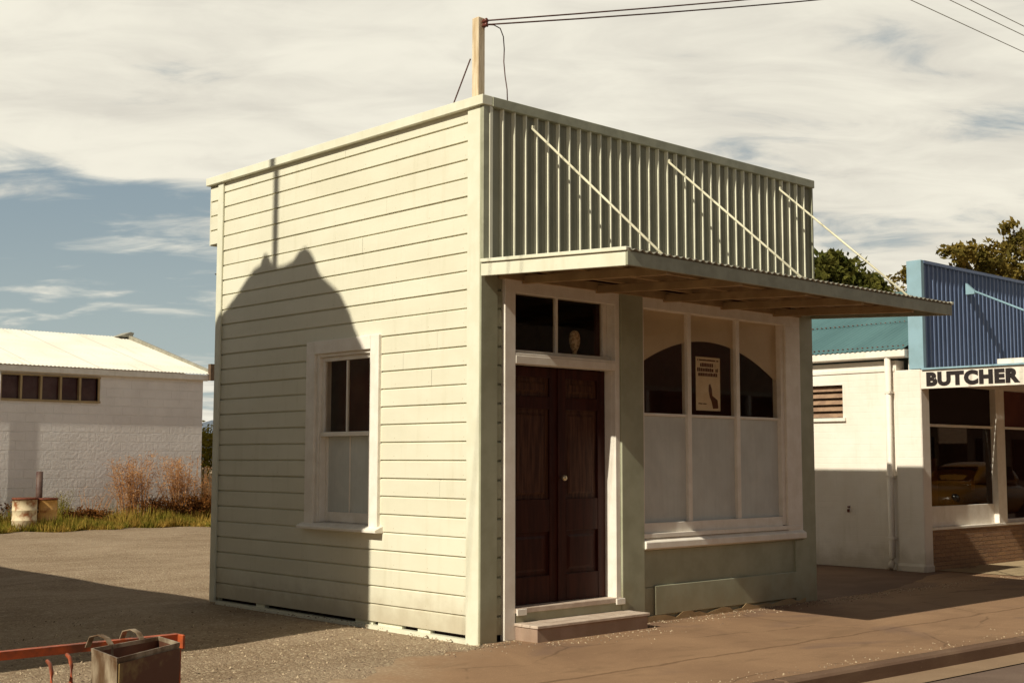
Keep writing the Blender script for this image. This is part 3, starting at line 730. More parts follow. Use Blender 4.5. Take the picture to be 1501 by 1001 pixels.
vf('glazing_bar', .068, .085, 1.838, 1.850, .956, 1.634)
vf('lower_pane', .078, .084, 1.496, 2.179, .956, 1.634, m='frost', bevel=0, label='pane painted dull grey')
mb = MB(); mb.prism([(-.085, .80), (-.085, .825), (-.02, .852), (.06, .864), (.06, .80)], 'y', 1.255, 2.455); mb.build('window_sill', 'white', sv, bevel=.003)
vf('blind_edge', .10, .105, 1.50, 1.60, 1.68, 2.31, m='louv')
vf('inner_screen', .30, .31, 1.2, 2.5, .7, 2.6, m='room', bevel=0)

# ---- pale ornament standing inside the transom, poster inside the shop window
orn = MB()
orn.lathe([(.022, 2.327), (.02, 2.36), (.024, 2.368), (.042, 2.40), (.052, 2.44), (.054, 2.48), (.047, 2.515), (.030, 2.54), (.01, 2.548)], 1.235, .16, 20, 1, .8)
M['bust'] = mat('pale_plaster', (.85, .70, .48), (.45, .30, .17), 40, .6, lo=.42, hi=.6)
bt = orn.build('oval_ornament', 'bust', rootloc=(1.235, .16, 2.327), smooth=True); tag(bt, 'small pale oval ornament on a stem behind the right pane above the door', 'ornament')
po = thing('poster', 'narrow pale printed poster hanging behind the middle pane under the arch', 'poster', (2.99, .075, 1.87))
B(2.795, 3.165, .073, .0755, 1.895, 2.405).build('sheet', 'poster', po)
pk = MB(); rr = random.Random(6)
def words(z, h_, x0, x1, gap):
    x = x0
    while x < x1:
        wd = h_ * rr.uniform(.45, .8)
        if rr.random() > gap: pk.box(x, min(x + wd, x1), .0713, .0725, z, z + h_ * rr.uniform(.85, 1)); 
        x += wd + h_ * .16
words(2.368, .016, 2.82, 3.14, .04); words(2.312, .036, 2.86, 3.09, .03); words(2.266, .036, 2.815, 3.13, .06); words(2.222, .034, 2.83, 3.12, .06)
words(1.955, .010, 2.83, 2.95, .1)
pk.build('lettering', 'ink', po)
fg = MB(); fg.prism([(2.99, 2.14), (3.01, 2.155), (3.035, 2.10), (3.04, 2.04), (3.08, 2.02), (3.12, 2.0), (3.13, 1.92), (3.05, 1.915), (3.03, 1.98), (3.0, 2.03), (2.985, 2.09)], 'y', .0713, .0726); fg.build('picture', 'ink', po)

# ---- service post on the parapet
sp = thing('service_post', 'weathered square timber post on the shop roof holding the power wires', 'post', (.085, .16, 3.75))
B(.045, .122, .10, .18, 3.75, 5.06).build('post', 'wood', sp, bevel=.006)
for k, z in enumerate((4.985, 5.02)):
    ins = MB(); ins.loops([[(.088 + math.cos(t) * r, y, z + math.sin(t) * r) for t in [j * math.pi / 5 for j in range(10)]] for r, y in ((.008, .106), (.008, .08), (.022, .075), (.012, .06), (.022, .045), (.008, .038))])
    ins.build('insulator', 'insul', sp, smooth=True)
MB().tube([(.04, .19, 4.72), (-.0, .36, 4.36)], .006, 6).build('stay', 'wire', sp)
def cat(p, q, sag, n=16):
    p, q = Vector(p), Vector(q)
    return [p.lerp(q, i / n) - Vector((0, 0, sag * 4 * (i / n) * (1 - i / n))) for i in range(n + 1)]
def wire(name, pts, r, label, group=None, m='wire'):
    o = MB().tube(pts, r, 5).build(name, m, rootloc=tuple(pts[0]), smooth=True)
    return tag(o, label, 'wire', group)
wire('power_wire', cat((.09, .05, 5.02), (16.1, -1.0, 10.02), .12), .007, 'upper of the two dark wires running from the post to the top of the sky')
wire('power_wire', cat((.088, .05, 4.985), (16.1, -.96, 10.0), .17), .007, 'lower of the two dark wires running from the post to the top of the sky')
wire('drop_wire', [(.09, .05, 4.985), (.17, .045, 5.0), (.245, .05, 4.99), (.285, .055, 4.93), (.30, .06, 4.83), (.295, .06, 4.72), (.31, .06, 4.6), (.305, .03, 4.48), (.31, .03, 4.36)], .005, 'thin wire looping from the post insulators down to the front cap')
for k, (y, z, t) in enumerate(((-.53, 6.54, 'lowest'), (-.75, 6.595, 'middle'), (-.9, 6.6, 'highest'))):
    wire('street_wire', cat((-20, y, z + .06), (16.1, y, z + .06), .12, 24)[:-1] + cat((16.1, y, z + .06), (50, y, z + .06), .12, 24), .005, t + ' of the three faint wires crossing the top right of the sky', m='galv')

# ================================================================ BUTCHER
bs = thing('butcher_shop', 'white painted brick butcher shop with blue ribbed parapet and teal iron roof', 'shop', (8.5, .9, 0))
BX, BY, BL = 8.5, .9, 13.0
wl = MB(); wall_x(wl, BX, BX + .2, BY + .38, BL, -.1, 2.74, [(2.1, 3.0, 2.0, 2.48)])
wl.box(BX + .2, 15, BL - .2, BL, -.1, 2.74); wl.build('side_wall', 'bwhite', bs, 'white painted brick side wall')
pl_ = MB(); pl_.box(BX - .06, BX + .15, BY - .002, BY + .378, -.05, 2.60); pl_.build('pilaster', 'bwhite', bs, bevel=.01)
MB().prism([(BX - .10, BY - .03), (BX + .15, BY - .03), (BX + .15, BY + .40), (BX - .10, BY + .40)], 'z', -.05, .10).build('pilaster_base', 'bwhite', bs, bevel=.03)
B(BX - .015, BX + .02, BY + .4, BL, 2.60, 2.64).build('string_course', 'bwhite', bs)
g_ = MB(); g_.prism([(BX - .13, 2.78), (BX - .13, 2.87), (BX - .005, 2.87), (BX - .005, 2.765), (BX - .10, 2.765)], 'y', BY + .18, BL); g_.build('gutter', 'white', bs, bevel=.004)
dp = MB().tube([(BX - .075, 1.36, 2.77), (BX - .075, 1.36, .16), (BX - .085, 1.36, .10), (BX - .17, 1.34, .04)], .042, 12); dp.build('downpipe', 'bwhite', bs, smooth=True)
for z in (2.3, 1.2, .4): B(BX - .12, BX - .0, 1.312, 1.408, z, z + .03).build('pipe_bracket', 'bwhite', bs)
B(BX - .03, BX, 2.03, 2.05, .73, .77).build('wall_fitting', 'rust', bs); B(BX - .03, BX, 2.02, 2.045, .79, .81).build('wall_fitting', 'rust', bs)
lw = B(BX - .035, BX + .05, 2.05, 3.05, 1.955, 2.0).build('window', 'white', bs, 'louvre window sill and frame')
B(BX + .0, BX + .05, 2.10, 3.0, 2.45, 2.48).build('frame', 'white', lw)
for k in range(5):
    z = 2.01 + k * .09; MB().prism([(BX + .035, z), (BX + .095, z + .075), (BX + .10, z + .07), (BX + .04, z - .005)], 'y', 2.10, 3.0).build('louvre', 'louv', lw)
B(BX + .12, BX + .14, 2.1, 3.0, 2.0, 2.48).build('void', 'dark', lw)
# roof
rm = MB(); c2 = []; n2_ = int((BL - 1.1) / .076 * 5)
for i in range(n2_ + 1): c2.append((BY + .18 + i * (BL - 1.0) / n2_, .010 * math.cos(i * 2 * math.pi / 5)))
def zr(x): return 2.875 + (x - 8.36) * .40
for (xa_, xb_) in ((8.36, 9.62), (9.55, 11.15)):
    lift = .006 if xa_ > 9 else 0
    rm.loops([[(xa_, p[0], zr(xa_) + p[1] + lift) for p in c2], [(xb_, p[0], zr(xb_) + p[1] + lift) for p in c2]], close=False)
rm.loops([[(11.15, p[0], zr(11.15) + p[1]) for p in c2], [(14.6, p[0], zr(11.15) - 1.3 + p[1]) for p in c2]], close=False)
rf = rm.build('roof', 'teal', bs, 'teal corrugated iron roof', smooth=True)
nl = MB()
for i in range(0, 140):
    y = BY + .25 + i * .076 * 1.0
    for x in (9.55 + .03, 8.46):
        nl.box(x, x + .02, y - .008, y + .008, zr(x) + .008, zr(x) + .02)
nl.build('roof_nails', 'rust', rf)
B(11.10, 11.22, BY + .2, BL, zr(11.15) - .02, zr(11.15) + .03).build('ridge_cap', 'teal', rf)
# parapet
pb = MB(); line = []; x = BX - .0; k = 0
while x < 15:
    line += [(x, 0), (x + .03, 0), (x + .042, -.022), (x + .062, -.022), (x + .074, 0)]
    x += .114
pb.loops([[(p[0], BY - .012 + p[1], 2.60) for p in line], [(p[0], BY - .012 + p[1], 4.0) for p in line]], close=False)
o = pb.build('parapet_sheet', 'blue', bs, 'blue ribbed parapet sheet', smooth='raw'); sd = o.modifiers.new('t', 'SOLIDIFY'); sd.thickness = .002; sd.offset = 0
B(BX + .02, 15, BY - .009, BY + .15, 2.745, 3.99).build('parapet_backing', 'blue', bs)
B(BX - .06, BX + .015, BY - .05, BY + .16, 2.605, 4.03).build('parapet_end', 'ltblue', bs, 'pale blue end board of the parapet', bevel=.004)
B(BX + .0155, 15, BY - .055, BY + .16, 3.99, 4.03).build('parapet_cap', 'blue', bs)
B(BX + .0, 15, BY - .0, BY + .2, 2.42, 2.744).build('lintel', 'bwhite', bs)
# awning
ba = bpy.data.objects.new('awning', None); C.objects.link(ba); ba.parent = bs; ba.empty_display_size = .1
SX = 8.44
B(SX, SX + .03, -1.7, BY - .003, 2.345, 2.590).build('sign_board', 'bwhite', ba, 'white sign board reading BUTCHER on the awning end', bevel=.003)
B(SX - .03, SX + .06, -1.72, BY - .03, 2.591, 2.612).build('end_flashing', 'ltblue', ba)
B(SX + .0305, 15, -1.7, BY - .03, 2.52, 2.55).build('ceiling', 'soffit', ba)
B(SX + .031, 15, -1.73, -1.7, 2.36, 2.60).build('front_fascia', 'bwhite', ba)
B(SX + .031, 15, -1.69, BY - .06, 2.592, 2.61).build('awning_roof', 'galv', ba)
B(SX + .05, SX + .3, -.50, -.12, 2.613, 2.68).build('roof_block', 'bwhite', ba)
ri = MB().tube([(9.68, .80, 3.74), (9.68, -1.6, 2.62)], .014, 8).build('tie_rod', 'ltblue', bs, smooth=True)
MB().prism([(BY - .035, 3.84), (BY - .035, 3.68), (BY - .16, 3.68), (BY - .16, 3.72)], 'x', 9.65, 9.71).build('rod_bracket', 'ltblue', ri)
# lettering
fc = bpy.data.curves.new('t', 'FONT'); fc.body = 'BUTCHER'; fc.size = 1; fc.offset = .066; fc.extrude = .02; fc.space_character = 1.12; fc.resolution_u = 4
fo = bpy.data.objects.new('t', fc); C.objects.link(fo); bpy.context.view_layer.update()
me = bpy.data.meshes.new_from_object(fo.evaluated_get(bpy.context.evaluated_depsgraph_get())); bpy.data.objects.remove(fo)
xs_ = [v.co.x for v in me.vertices]; ys_ = [v.co.y for v in me.vertices]
for v in me.vertices:
    u = (v.co.x - min(xs_)) / (max(xs_) - min(xs_)); s_ = (v.co.y - min(ys_)) / (max(ys_) - min(ys_))
    v.co = Vector((SX - .002 - .004 * (1 if v.co.z > 0 else 0) - 8.5, .815 - u * 1.245 - .9, 2.374 + s_ * .185))
lo = bpy.data.objects.new('lettering', me); C.objects.link(lo); me.materials.clear(); me.materials.append(M['black']); lo.parent = ba; lo['label'] = 'black letters BUTCHER'
# shopfront
sf = bpy.data.objects.new('shopfront', None); C.objects.link(sf); sf.parent = bs; sf.empty_display_size = .1
def sfb(name, *a, m='white', label=None, bevel=.004): return B(*a).build(name, m, sf, label, bevel=bevel)
B(8.655, 15, BY + .03, BY + .35, -.05, .52).build('stone_base', 'stone', bs, 'split stone base wall under the shop window')
sfb('ledge', 8.655, 15, BY + .022, BY + .30, .521, .555)
sfb('kick_panel', 8.66, 10.55, BY + .10, BY + .14, .556, .825); sfb('kick_panel', 10.80, 15, BY + .10, BY + .14, .556, .60)
sfb('mullion', 10.55, 10.80, BY + .03, BY + .2, .556, 2.42)
sfb('transom', 8.66, 10.549, BY + .09, BY + .17, 1.87, 1.905); sfb('transom', 10.801, 15, BY + .09, BY + .17, 1.87, 1.905)
sfb('plate_glass', 8.66, 10.549, BY + .12, BY + .126, .826, 1.869, m='bglass', bevel=0); sfb('plate_glass', 10.801, 13.9, BY + .12, BY + .126, .61, 1.869, m='bglass', bevel=0)
sfb('upper_board', 8.66, 10.549, BY + .12, BY + .13, 1.906, 2.415, m='dark', bevel=0); sfb('upper_board', 10.801, 14.9, BY + .12, BY + .13, 1.906, 2.415, m='room', bevel=0)
B(8.7, 14.8, BY + 1.6, BY + 1.65, 0, 2.4).build('inner_wall', 'room', bs); B(8.7, 14.8, BY + .2, BY + 1.6, .5, .55).build('display_floor', 'room', bs)
B(8.78, 9.18, BY + .2, BY + .22, .83, 1.45).build('display_card', 'arch', bs); B(10.02, 10.12, BY + .16, BY + .165, 1.02, 1.16).build('display_card', 'poster', bs)
lamp = MB(); lamp.lathe([(.01, 2.519), (.06, 2.515), (.08, 2.46), (.06, 2.40), (.02, 2.37)], 11.0, .35, 16); lamp.build('awning_light', 'dark', ba, smooth=True)

# ================================================================ LEFT STORE
ls = thing('block_store', 'long whitewashed block store with pale iron roof and a high strip window', 'building', (6, 19.5, 0))
wl = MB(); wall_y(wl, 19.5, 19.7, -8, 8.62, -.2, 3.3, [(1.5, 6.0, 2.70, 3.2)]); wl.box(8.42, 8.62, 19.7, 28.4, -.2, 3.3); wl.box(-8, -7.8, 19.7, 28.4, -.2, 3.3)
wl.prism([(19.7, 3.3), (24, 4.52), (28.4, 3.3)], 'x', 8.44, 8.6)
wl.build('wall', 'block', ls)
rm = MB(); c3 = []; n3_ = int(17 / .09 * 4)
for i in range(n3_ + 1): c3.append((-8.2 + i * 17.0 / n3_, .010 * math.cos(i * math.pi / 2)))
rm.loops([[(p[0], 19.36, 3.42 + p[1]) for p in c3], [(p[0], 24, 4.62 + p[1]) for p in c3], [(p[0], 28.6, 3.4 + p[1]) for p in c3]], close=False)
r_ = rm.build('roof', 'wroof', ls, 'pale corrugated iron roof', smooth='raw')
MB().prism([(8.5, 4.60), (8.9, 4.60), (8.95, 4.72), (8.85, 4.74)], 'y', 23.7, 24.2).build('ridge_end', 'galv', r_)
vg = MB(); vg.prism([(19.40, 3.36), (24, 4.60), (24, 4.72), (19.40, 3.48)], 'x', 8.80, 8.90); vg.build('barge', 'galv', r_, bevel=.01)
B(8.70, 8.82, 19.30, 19.42, 3.27, 3.66).build('barge_end', 'bark', r_)
gt = MB(); gt.prism([(19.385, 3.28), (19.385, 3.40), (19.499, 3.40), (19.499, 3.26), (19.42, 3.26)], 'x', -8, 8.70); gt.build('gutter', 'white', ls)
sw_ = bpy.data.objects.new('strip_window', None); C.objects.link(sw_); sw_.parent = ls; sw_.empty_display_size = .1
B(1.5, 6.06, 19.46, 19.6, 2.655, 2.70).build('sill', 'yframe', sw_); B(1.5, 6.06, 19.465, 19.6, 3.2, 3.235).build('head', 'yframe', sw_)
x = 6.0
while x > 1.6:
    B(x, x + .045, 19.47, 19.6, 2.70, 3.2).build('mullion', 'yframe', sw_); B(x - .40, x - .001, 19.56, 19.566, 2.70, 3.2).build('pane', 'louvglass', sw_); x -= .437
B(1.4, 6.1, 19.9, 19.95, 2.5, 3.3).build('void', 'dark', ls)
MB().tube([(3.80, 19.448, 3.28), (3.80, 19.448, 0.0)], .028, 8).build('downpipe', 'block', ls, smooth=True)

# drums
def drum(x, y, r, h, m_, label, holes=False):
    t = thing('oil_drum', label, 'drum', (x, y, 0), 'rusty drums by the store wall')
    p = [(r * .97, .012), (r, .02)]
    for f_ in (.33, .64): p += [(r, h * f_ - .02), (r * 1.035, h * f_ - .008), (r * 1.035, h * f_ + .008), (r, h * f_ + .02)]
    p += [(r, h - .012), (r * 1.04, h - .01), (r * 1.04, h + .008), (r * .96, h + .008), (r * .95, h - .12), (r * .6, h - .14), (.01, h - .14)]
    MB().lathe(p, x, y, 28).build('body', m_, t, smooth=True)
    MB().lathe([(r * .965, h - .03), (r * 1.055, h - .03), (r * 1.055, h + .012), (r * .955, h + .012)], x, y, 28).build('rim', 'rust', t, smooth=True)
    if holes:
        for k in range(5):
            a = R(200 + k * 22); MB().box(x + r * math.cos(a) - .012, x + r * math.cos(a) + .012, y + r * math.sin(a) - .008, y + r * math.sin(a) + .008, .06, .16).build('vent_hole', 'dark', t)
    return t
drum(3.75, 17.8, .235, .645, 'drumw', 'cream drum streaked with rust, left of the pair by the store wall')
drum(4.23, 17.9, .215, .63, 'drumy', 'tan drum with a dark pipe standing in it, beside the cream drum', True)
pp = MB().tube([(4.06, 17.86, .35), (4.075, 17.9, 1.17)], .065, 14).build('flue_pipe', 'pipe', rootloc=(4.07, 17.86, .3), smooth=True); tag(pp, 'sooty iron pipe standing up out of the tan drum', 'pipe')

# ---------------------------------------------------------------- vegetation
def leafq(mb, p, s, rr, flat=0):
    a = Vector((rr.gauss(0, 1), rr.gauss(0, 1), rr.gauss(0, 1) * (1 - flat))).normalized(); b = a.cross(Vector((rr.gauss(0, 1), rr.gauss(0, 1), rr.gauss(0, 1)))).normalized()
    i = len(mb.v); p = Vector(p)
    mb.v += [(p - a * s)[:], (p + b * s * .45)[:], (p + a * s)[:], (p - b * s * .45)[:]]; mb.f.append((i, i + 1, i + 2, i + 3))
def tree(name, label, cx, cy, zbase, clumps, leaf, lsize, per, mtl='leaf_dark', seed=1, trunk=.16, group=None, gaps=.0):
    t = thing(name, label, 'tree', (cx, cy, zbase), group); rr = random.Random(seed)
    tk = MB(); top = max(c[2] for c in clumps)
    fork = zbase + (min(c[2] for c in clumps) - zbase) * .8
    tk.tube([(cx, cy, zbase - .2), (cx + .05, cy, zbase + (fork - zbase) * .5), (cx - .03, cy + .05, fork), (cx + .05, cy, top - .3)], trunk, 9, trunk * .25)
    lf = MB()
    for (x, y, z, r, rz) in clumps:
        c0 = Vector((x, y, z)); st = Vector((cx, cy, fork + (z - fork) * .3))
        md = st.lerp(c0, .5) + Vector((rr.uniform(-.2, .2), rr.uniform(-.2, .2), .2))
        tk.tube([st, md, c0], trunk * .38, 6, trunk * .1)
        sub = [c0 + Vector((rr.gauss(0, r * .42), rr.gauss(0, r * .42), rr.gauss(0, rz * .42))) for _ in range(max(5, int(per / 45)))]
        for s in sub:
            if rr.random() < .7: tk.tube([c0, c0.lerp(s, .6) + Vector((0, 0, .05)), s], trunk * .08, 4, trunk * .03)
            for _ in range(int(per / len(sub))):
                d = Vector((rr.gauss(0, 1), rr.gauss(0, 1), rr.gauss(0, .8))).normalized() * (rr.random() ** .5) * r * leaf
                leafq(lf, s + d, lsize * rr.uniform(.6, 1.3), rr)
    tk.build('trunk', 'bark', t, smooth=True); lf.build('crown', mtl, t, smooth='raw'); return t
rr = random.Random(21)
cl = []
def bp(u, v_, Y):
    d = Fv * 1880.8 + Rv * (u - 750.5) + Uv * (500.5 - v_); k = (Y + 7.588) / d.y
    return Vector((-6.7817, -7.588, 1.4295)) + d * k
T1 = [(a_, b_, c_ - .2, d_, e_) for a_, b_, c_, d_, e_ in [(22.74, 12, 6.4, .75, .6), (23.22, 12.2, 6.1, .8, .7), (23.82, 11.8, 6.75, .7, .6), (24.43, 12.2, 6.6, .7, .6), (25.2, 12, 6.5, .75, .55), (24.76, 11.7, 6.1, .8, .6), (25.75, 12, 6.3, .6, .5), (26.1, 12, 5.95, .6, .5), (23.54, 12, 5.7, .9, .7), (22.0, 12, 5.9, .9, .7), (25.3, 12, 5.5, 1.0, .7), (21.3, 12.2, 6.3, .9, .8)]]
tree('tree', 'dark green bushy tree showing over the end of the ribbed awning', 24.0, 12.2, 0, T1, .42, .12, 900, 'leaf_dark', 3, .2)
tree('tree', 'small thin treetop showing beside the blue parapet end', 30.9, 14, 0, [(30.6, 14, 6.7, .6, .5), (31.0, 14, 7.15, .35, .6), (31.3, 14, 6.6, .6, .4), (30.2, 14, 6.5, .4, .3)], .6, .09, 220, 'leaf_olive', 5, .1)
T3 = [(a_, b_, c_ - .75, d_ * .85, e_ * .85) for a_, b_, c_, d_, e_ in [(32.9, 13, 9.0, .7, .6), (33.4, 13, 8.2, .7, .8), (33.3, 13.3, 7.3, 1.0, .7), (34.3, 13, 8.9, .8, .6), (34.7, 13, 7.8, 1.2, .7), (35.4, 13, 8.6, 1.0, .8), (36.3, 13.2, 9.0, .9, .9), (37.0, 13, 9.9, .8, .8), (37.6, 13, 8.7, 1.3, 1.0), (38.7, 13, 9.9, 1.0, 1.0), (36.3, 13, 7.7, 1.4, .8), (38.5, 13, 8.2, 1.6, 1.0), (39.6, 13, 9.4, 1.4, 1.3), (34.8, 13, 6.8, 1.6, .7), (37.8, 13, 6.9, 1.8, .8)]]
tree('tree', 'tall olive and yellow leafed tree rising behind the blue parapet', 36.6, 13.3, 0, T3, .42, .12, 520, 'leaf_olive', 7, .3)

# hedge bush beyond the store, picket fence piece
t = tree('bush', 'yellow green bush showing between the block store and the shop', 10.3, 22.3, 0, [(10.2, 22.2, 1.9, .5, .4), (10.5, 22.3, 1.5, .6, .5), (9.9, 22.3, 1.2, .5, .5), (11.0, 22.3, 1.8, .6, .5), (10.4, 22.0, .7, .7, .5)], .7, .06, 700, 'leaf_lime', 9, .06); t['category'] = 'bush'
pf = thing('picket_fence', 'short weathered picket fence between the block store and the shop', 'fence', (9.6, 20.6, 0))
rr = random.Random(2)
for k in range(9):
    x = 9.2 + k * .13; h_ = 1.15 + rr.uniform(-.12, .05)
    MB().prism([(x, .02), (x + .085, .02), (x + .085, h_), (x + .042, h_ + .05), (x, h_)], 'y', 20.6, 20.62).build('picket', 'pale_wood', pf)
B(9.1, 10.5, 20.62, 20.66, .35, .42).build('rail', 'bark', pf); B(9.1, 10.5, 20.62, 20.66, .85, .92).build('rail', 'bark', pf); B(9.16, 9.26, 20.66, 20.76, 0, 1.3).build('post', 'bark', pf)

# grass verge
gr = MB(); rr = random.Random(31)
for i in range(26000):
    x = rr.uniform(-1.5, 9.8); y = rr.uniform(17.1 + .25 * math.sin(x * 2.3) + .15 * math.sin(x * 5.7), 19.45)
    if rr.random() < .25: y = 17.1 + .25 * math.sin(x * 2.3) + .15 * math.sin(x * 5.7) + rr.random() ** 2 * .6
    n = math.sin(x * 1.7) * math.sin(y * 3.1 + x) 
    h_ = (.08 + .17 * rr.random()) * (1 + 1.3 * max(0, n)) * (.4 + .9 * min(1, (y - 16.9) / 1.6)); a = rr.uniform(0, 3.14); wd = rr.uniform(.008, .018); lx, ly = rr.gauss(0, .05), rr.gauss(0, .05)
    j = len(gr.v)
    gr.v += [(x - math.cos(a) * wd, y - math.sin(a) * wd, -.01), (x + math.cos(a) * wd, y + math.sin(a) * wd, -.01), (x + lx, y + ly, h_)]; gr.f.append((j, j + 1, j + 2))
tag(gr.build('grass', 'grass', smooth='raw'), 'rough green grass verge along the foot of the store wall', 'grass', kind='stuff')
def weed(cx, cy, w_, h_, mtl, label, seed, stems, fleck, name='dry_weed', cat_='plant', group=None, spread=1., ls=.016):
    t = thing(name, label, cat_, (cx, cy, 0), group); rr = random.Random(seed); s = MB(); lf = MB()
    for k in range(stems):
        x0 = cx + rr.gauss(0, w_ * .16); y0 = cy + rr.gauss(0, .12); hh = h_ * rr.uniform(.55, 1.0)
        dx = (x0 - cx) * 1.1 * spread + rr.gauss(0, w_ * .16); dy = rr.gauss(0, .12)
        pts = [(x0, y0, -.02), (x0 + dx * .35, y0 + dy * .4, hh * .45), (x0 + dx * .75, y0 + dy * .8, hh * .8), (x0 + dx, y0 + dy, hh)]
        s.tube(pts, .008, 4, .002)
        for q in range(fleck):
            u = rr.uniform(.3, 1); i = min(2, int(u * 3)); p = Vector(pts[i]).lerp(Vector(pts[i + 1]), u * 3 - i if i < 3 else 0)
            e = p + Vector((rr.gauss(0, .07), rr.gauss(0, .07), rr.uniform(0, .10)))
            if q % 4 == 0: s.tube([p, e], .003, 3)
            leafq(lf, e, ls * rr.uniform(.5, 1.5), rr)
    s.build('stalk', mtl, t); lf.build('leaf', mtl, t, smooth='raw')
G_ = 'dry weeds against the store wall'
weed(6.55, 18.6, .95, 1.55, 'leaf_dry', 'tall tan dry weed clump by the store wall, the left one of the two tallest', 1, 60, 50, group=G_)
weed(7.65, 18.6, 1.0, 1.48, 'leaf_dry', 'tall tan dry weed clump by the store wall, the right one of the two tallest', 2, 60, 50, group=G_)
weed(8.35, 18.7, .45, 1.1, 'leaf_dry', 'thin dry weed clump at the corner of the store', 3, 24, 36, group=G_)
weed(5.65, 18.8, .8, .85, 'leaf_dry', 'sparse grey weed stalks left of the tall dry clumps', 4, 16, 14, group=G_, ls=.011)
weed(4.75, 18.3, .35, .75, 'leaf_lime', 'pale grass tuft just right of the tan drum', 5, 18, 14, group=G_)
for k, (x, y, w_, h_, lb) in enumerate(((6.95, 18.4, .75, .55, 'dark rusty undergrowth at the foot of the left tall weed'), (7.75, 18.3, .6, .6, 'rusty green undergrowth at the foot of the right tall weed'), (8.3, 18.2, .5, .5, 'rusty undergrowth by the store corner'), (5.3, 18.4, .6, .35, 'low brown undergrowth right of the drums'), (3.2, 18.7, .5, .65, 'dark bush at the left edge beside the cream drum'))):
    weed(x, y, w_, h_, 'leaf_rust', lb, 40 + k, 30, 50, name='undergrowth', group='low growth by the store wall', spread=1.4, ls=.03)

# ================================================================ orange rail, galvanised bin
rl = thing('steel_rail', 'orange red angle steel rail on thin legs in the near left corner', 'rail', (-5.2, -3.7, 0))
a_ = MB(); a_.prism([(-3.735, .86), (-3.705, .86), (-3.705, .856), (-3.731, .856), (-3.731, .835), (-3.735, .835)], 'x', -6.6, -4.66); a_.build('angle_bar', 'orange', rl)
B(-4.662, -4.650, -3.765, -3.70, .815, .8605).build('end_bar', 'orange', rl, bevel=.003)
B(-4.668, -4.642, -3.728, -3.702, .0, .8275).build('leg', 'orange', rl, bevel=.003); B(-6.6, -6.57, -3.728, -3.702, .0, .8275).build('leg', 'orange', rl, bevel=.003)
for x0, yy in ((-5.195, -3.98), (-5.10, -3.90)):
    MB().tube([(x0 + .035, yy + .10, .842), (x0 + .026, yy + .06, .838), (x0 + .016, yy + .025, .82), (x0 + .006, yy + .004, .78), (x0, yy, .72), (x0 - .004, yy, .4), (x0 - .006, yy, .0)], .006, 8).build('hoop_leg', 'orange', rl, smooth=True)
M['galvbin'] = mat('galvanised_bin', (.46, .38, .27), (.12, .065, .03), 6, .5, .2, 30, metal=.25, stretch=(1, 1, .6), lo=.40, hi=.62)
M['binin'] = mat('bin_inside', (.20, .09, .05), (.09, .035, .02), 6, .6, .1, 30, metal=.1)  # darker brown than the outer sheet
bn = thing('galvanised_bin', 'open stained galvanised bin hooked over the orange rail', 'bin', (-4.89, -3.93, .36))
A_, B_, C_, D_ = (-5.02, -3.868), (-4.745, -3.765), (-4.765, -3.935), (-5.052, -4.10)
def ring(z, k, c=(-4.895, -3.915)): return [(c[0] + (p[0] - c[0]) * k, c[1] + (p[1] - c[1]) * k, z) for p in (D_, C_, B_, A_)]
o = MB().loops([ring(.36, .93), ring(.37, .95), ring(.857, 1.0), ring(.857, .975), ring(.38, .925)], caps=True).build('body', 'galvbin', bn, bevel=.002)
MB().loops([ring(.40, .915), ring(.856, .970), ring(.856, .973), ring(.40, .918)], caps=False).build('liner', 'binin', bn, 'rusty inside faces')
rim = MB().loops([ring(.852, 1.01), ring(.864, 1.012), ring(.864, .965), ring(.852, .965), ring(.852, 1.01)], caps=False).build('rim', 'galvbin', bn)
def lerp2(p, q, t): return (p[0] + (q[0] - p[0]) * t, p[1] + (q[1] - p[1]) * t)
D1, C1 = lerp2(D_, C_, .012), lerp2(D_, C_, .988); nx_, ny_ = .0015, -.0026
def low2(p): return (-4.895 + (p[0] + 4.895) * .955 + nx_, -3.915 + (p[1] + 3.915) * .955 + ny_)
M['binfront'] = mat('shaded_rust_sheet', (.13, .045, .018), (.26, .17, .06), 4, .6, .1, 30, lo=.5, hi=.6)  # side turned from the sun, its shade painted into the rust brown
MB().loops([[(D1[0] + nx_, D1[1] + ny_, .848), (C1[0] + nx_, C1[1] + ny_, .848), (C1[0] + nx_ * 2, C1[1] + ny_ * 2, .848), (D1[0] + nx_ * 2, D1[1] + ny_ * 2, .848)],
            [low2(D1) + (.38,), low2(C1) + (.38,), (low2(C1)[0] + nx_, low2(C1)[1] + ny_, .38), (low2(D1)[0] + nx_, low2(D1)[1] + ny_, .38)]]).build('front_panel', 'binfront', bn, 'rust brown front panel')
for hx, hy, sx in ((-4.945, -3.845, -.02), (-4.815, -3.79, -.015)):
    w2 = .0085; pts = [(hx, hy, .80), (hx, hy + .003, .866), (hx + sx * .3, hy + .018, .884), (hx + sx * .8, hy + .045, .893), (hx + sx * 1.2, hy + .085, .884), (hx + sx * 1.4, hy + .105, .85)]
    MB().loops([[(p[0] - w2, p[1], p[2]) for p in pts], [(p[0] + w2, p[1], p[2]) for p in pts]], close=False).build('hook', 'galvbin', bn).modifiers.new('t', 'SOLIDIFY').thickness = .003

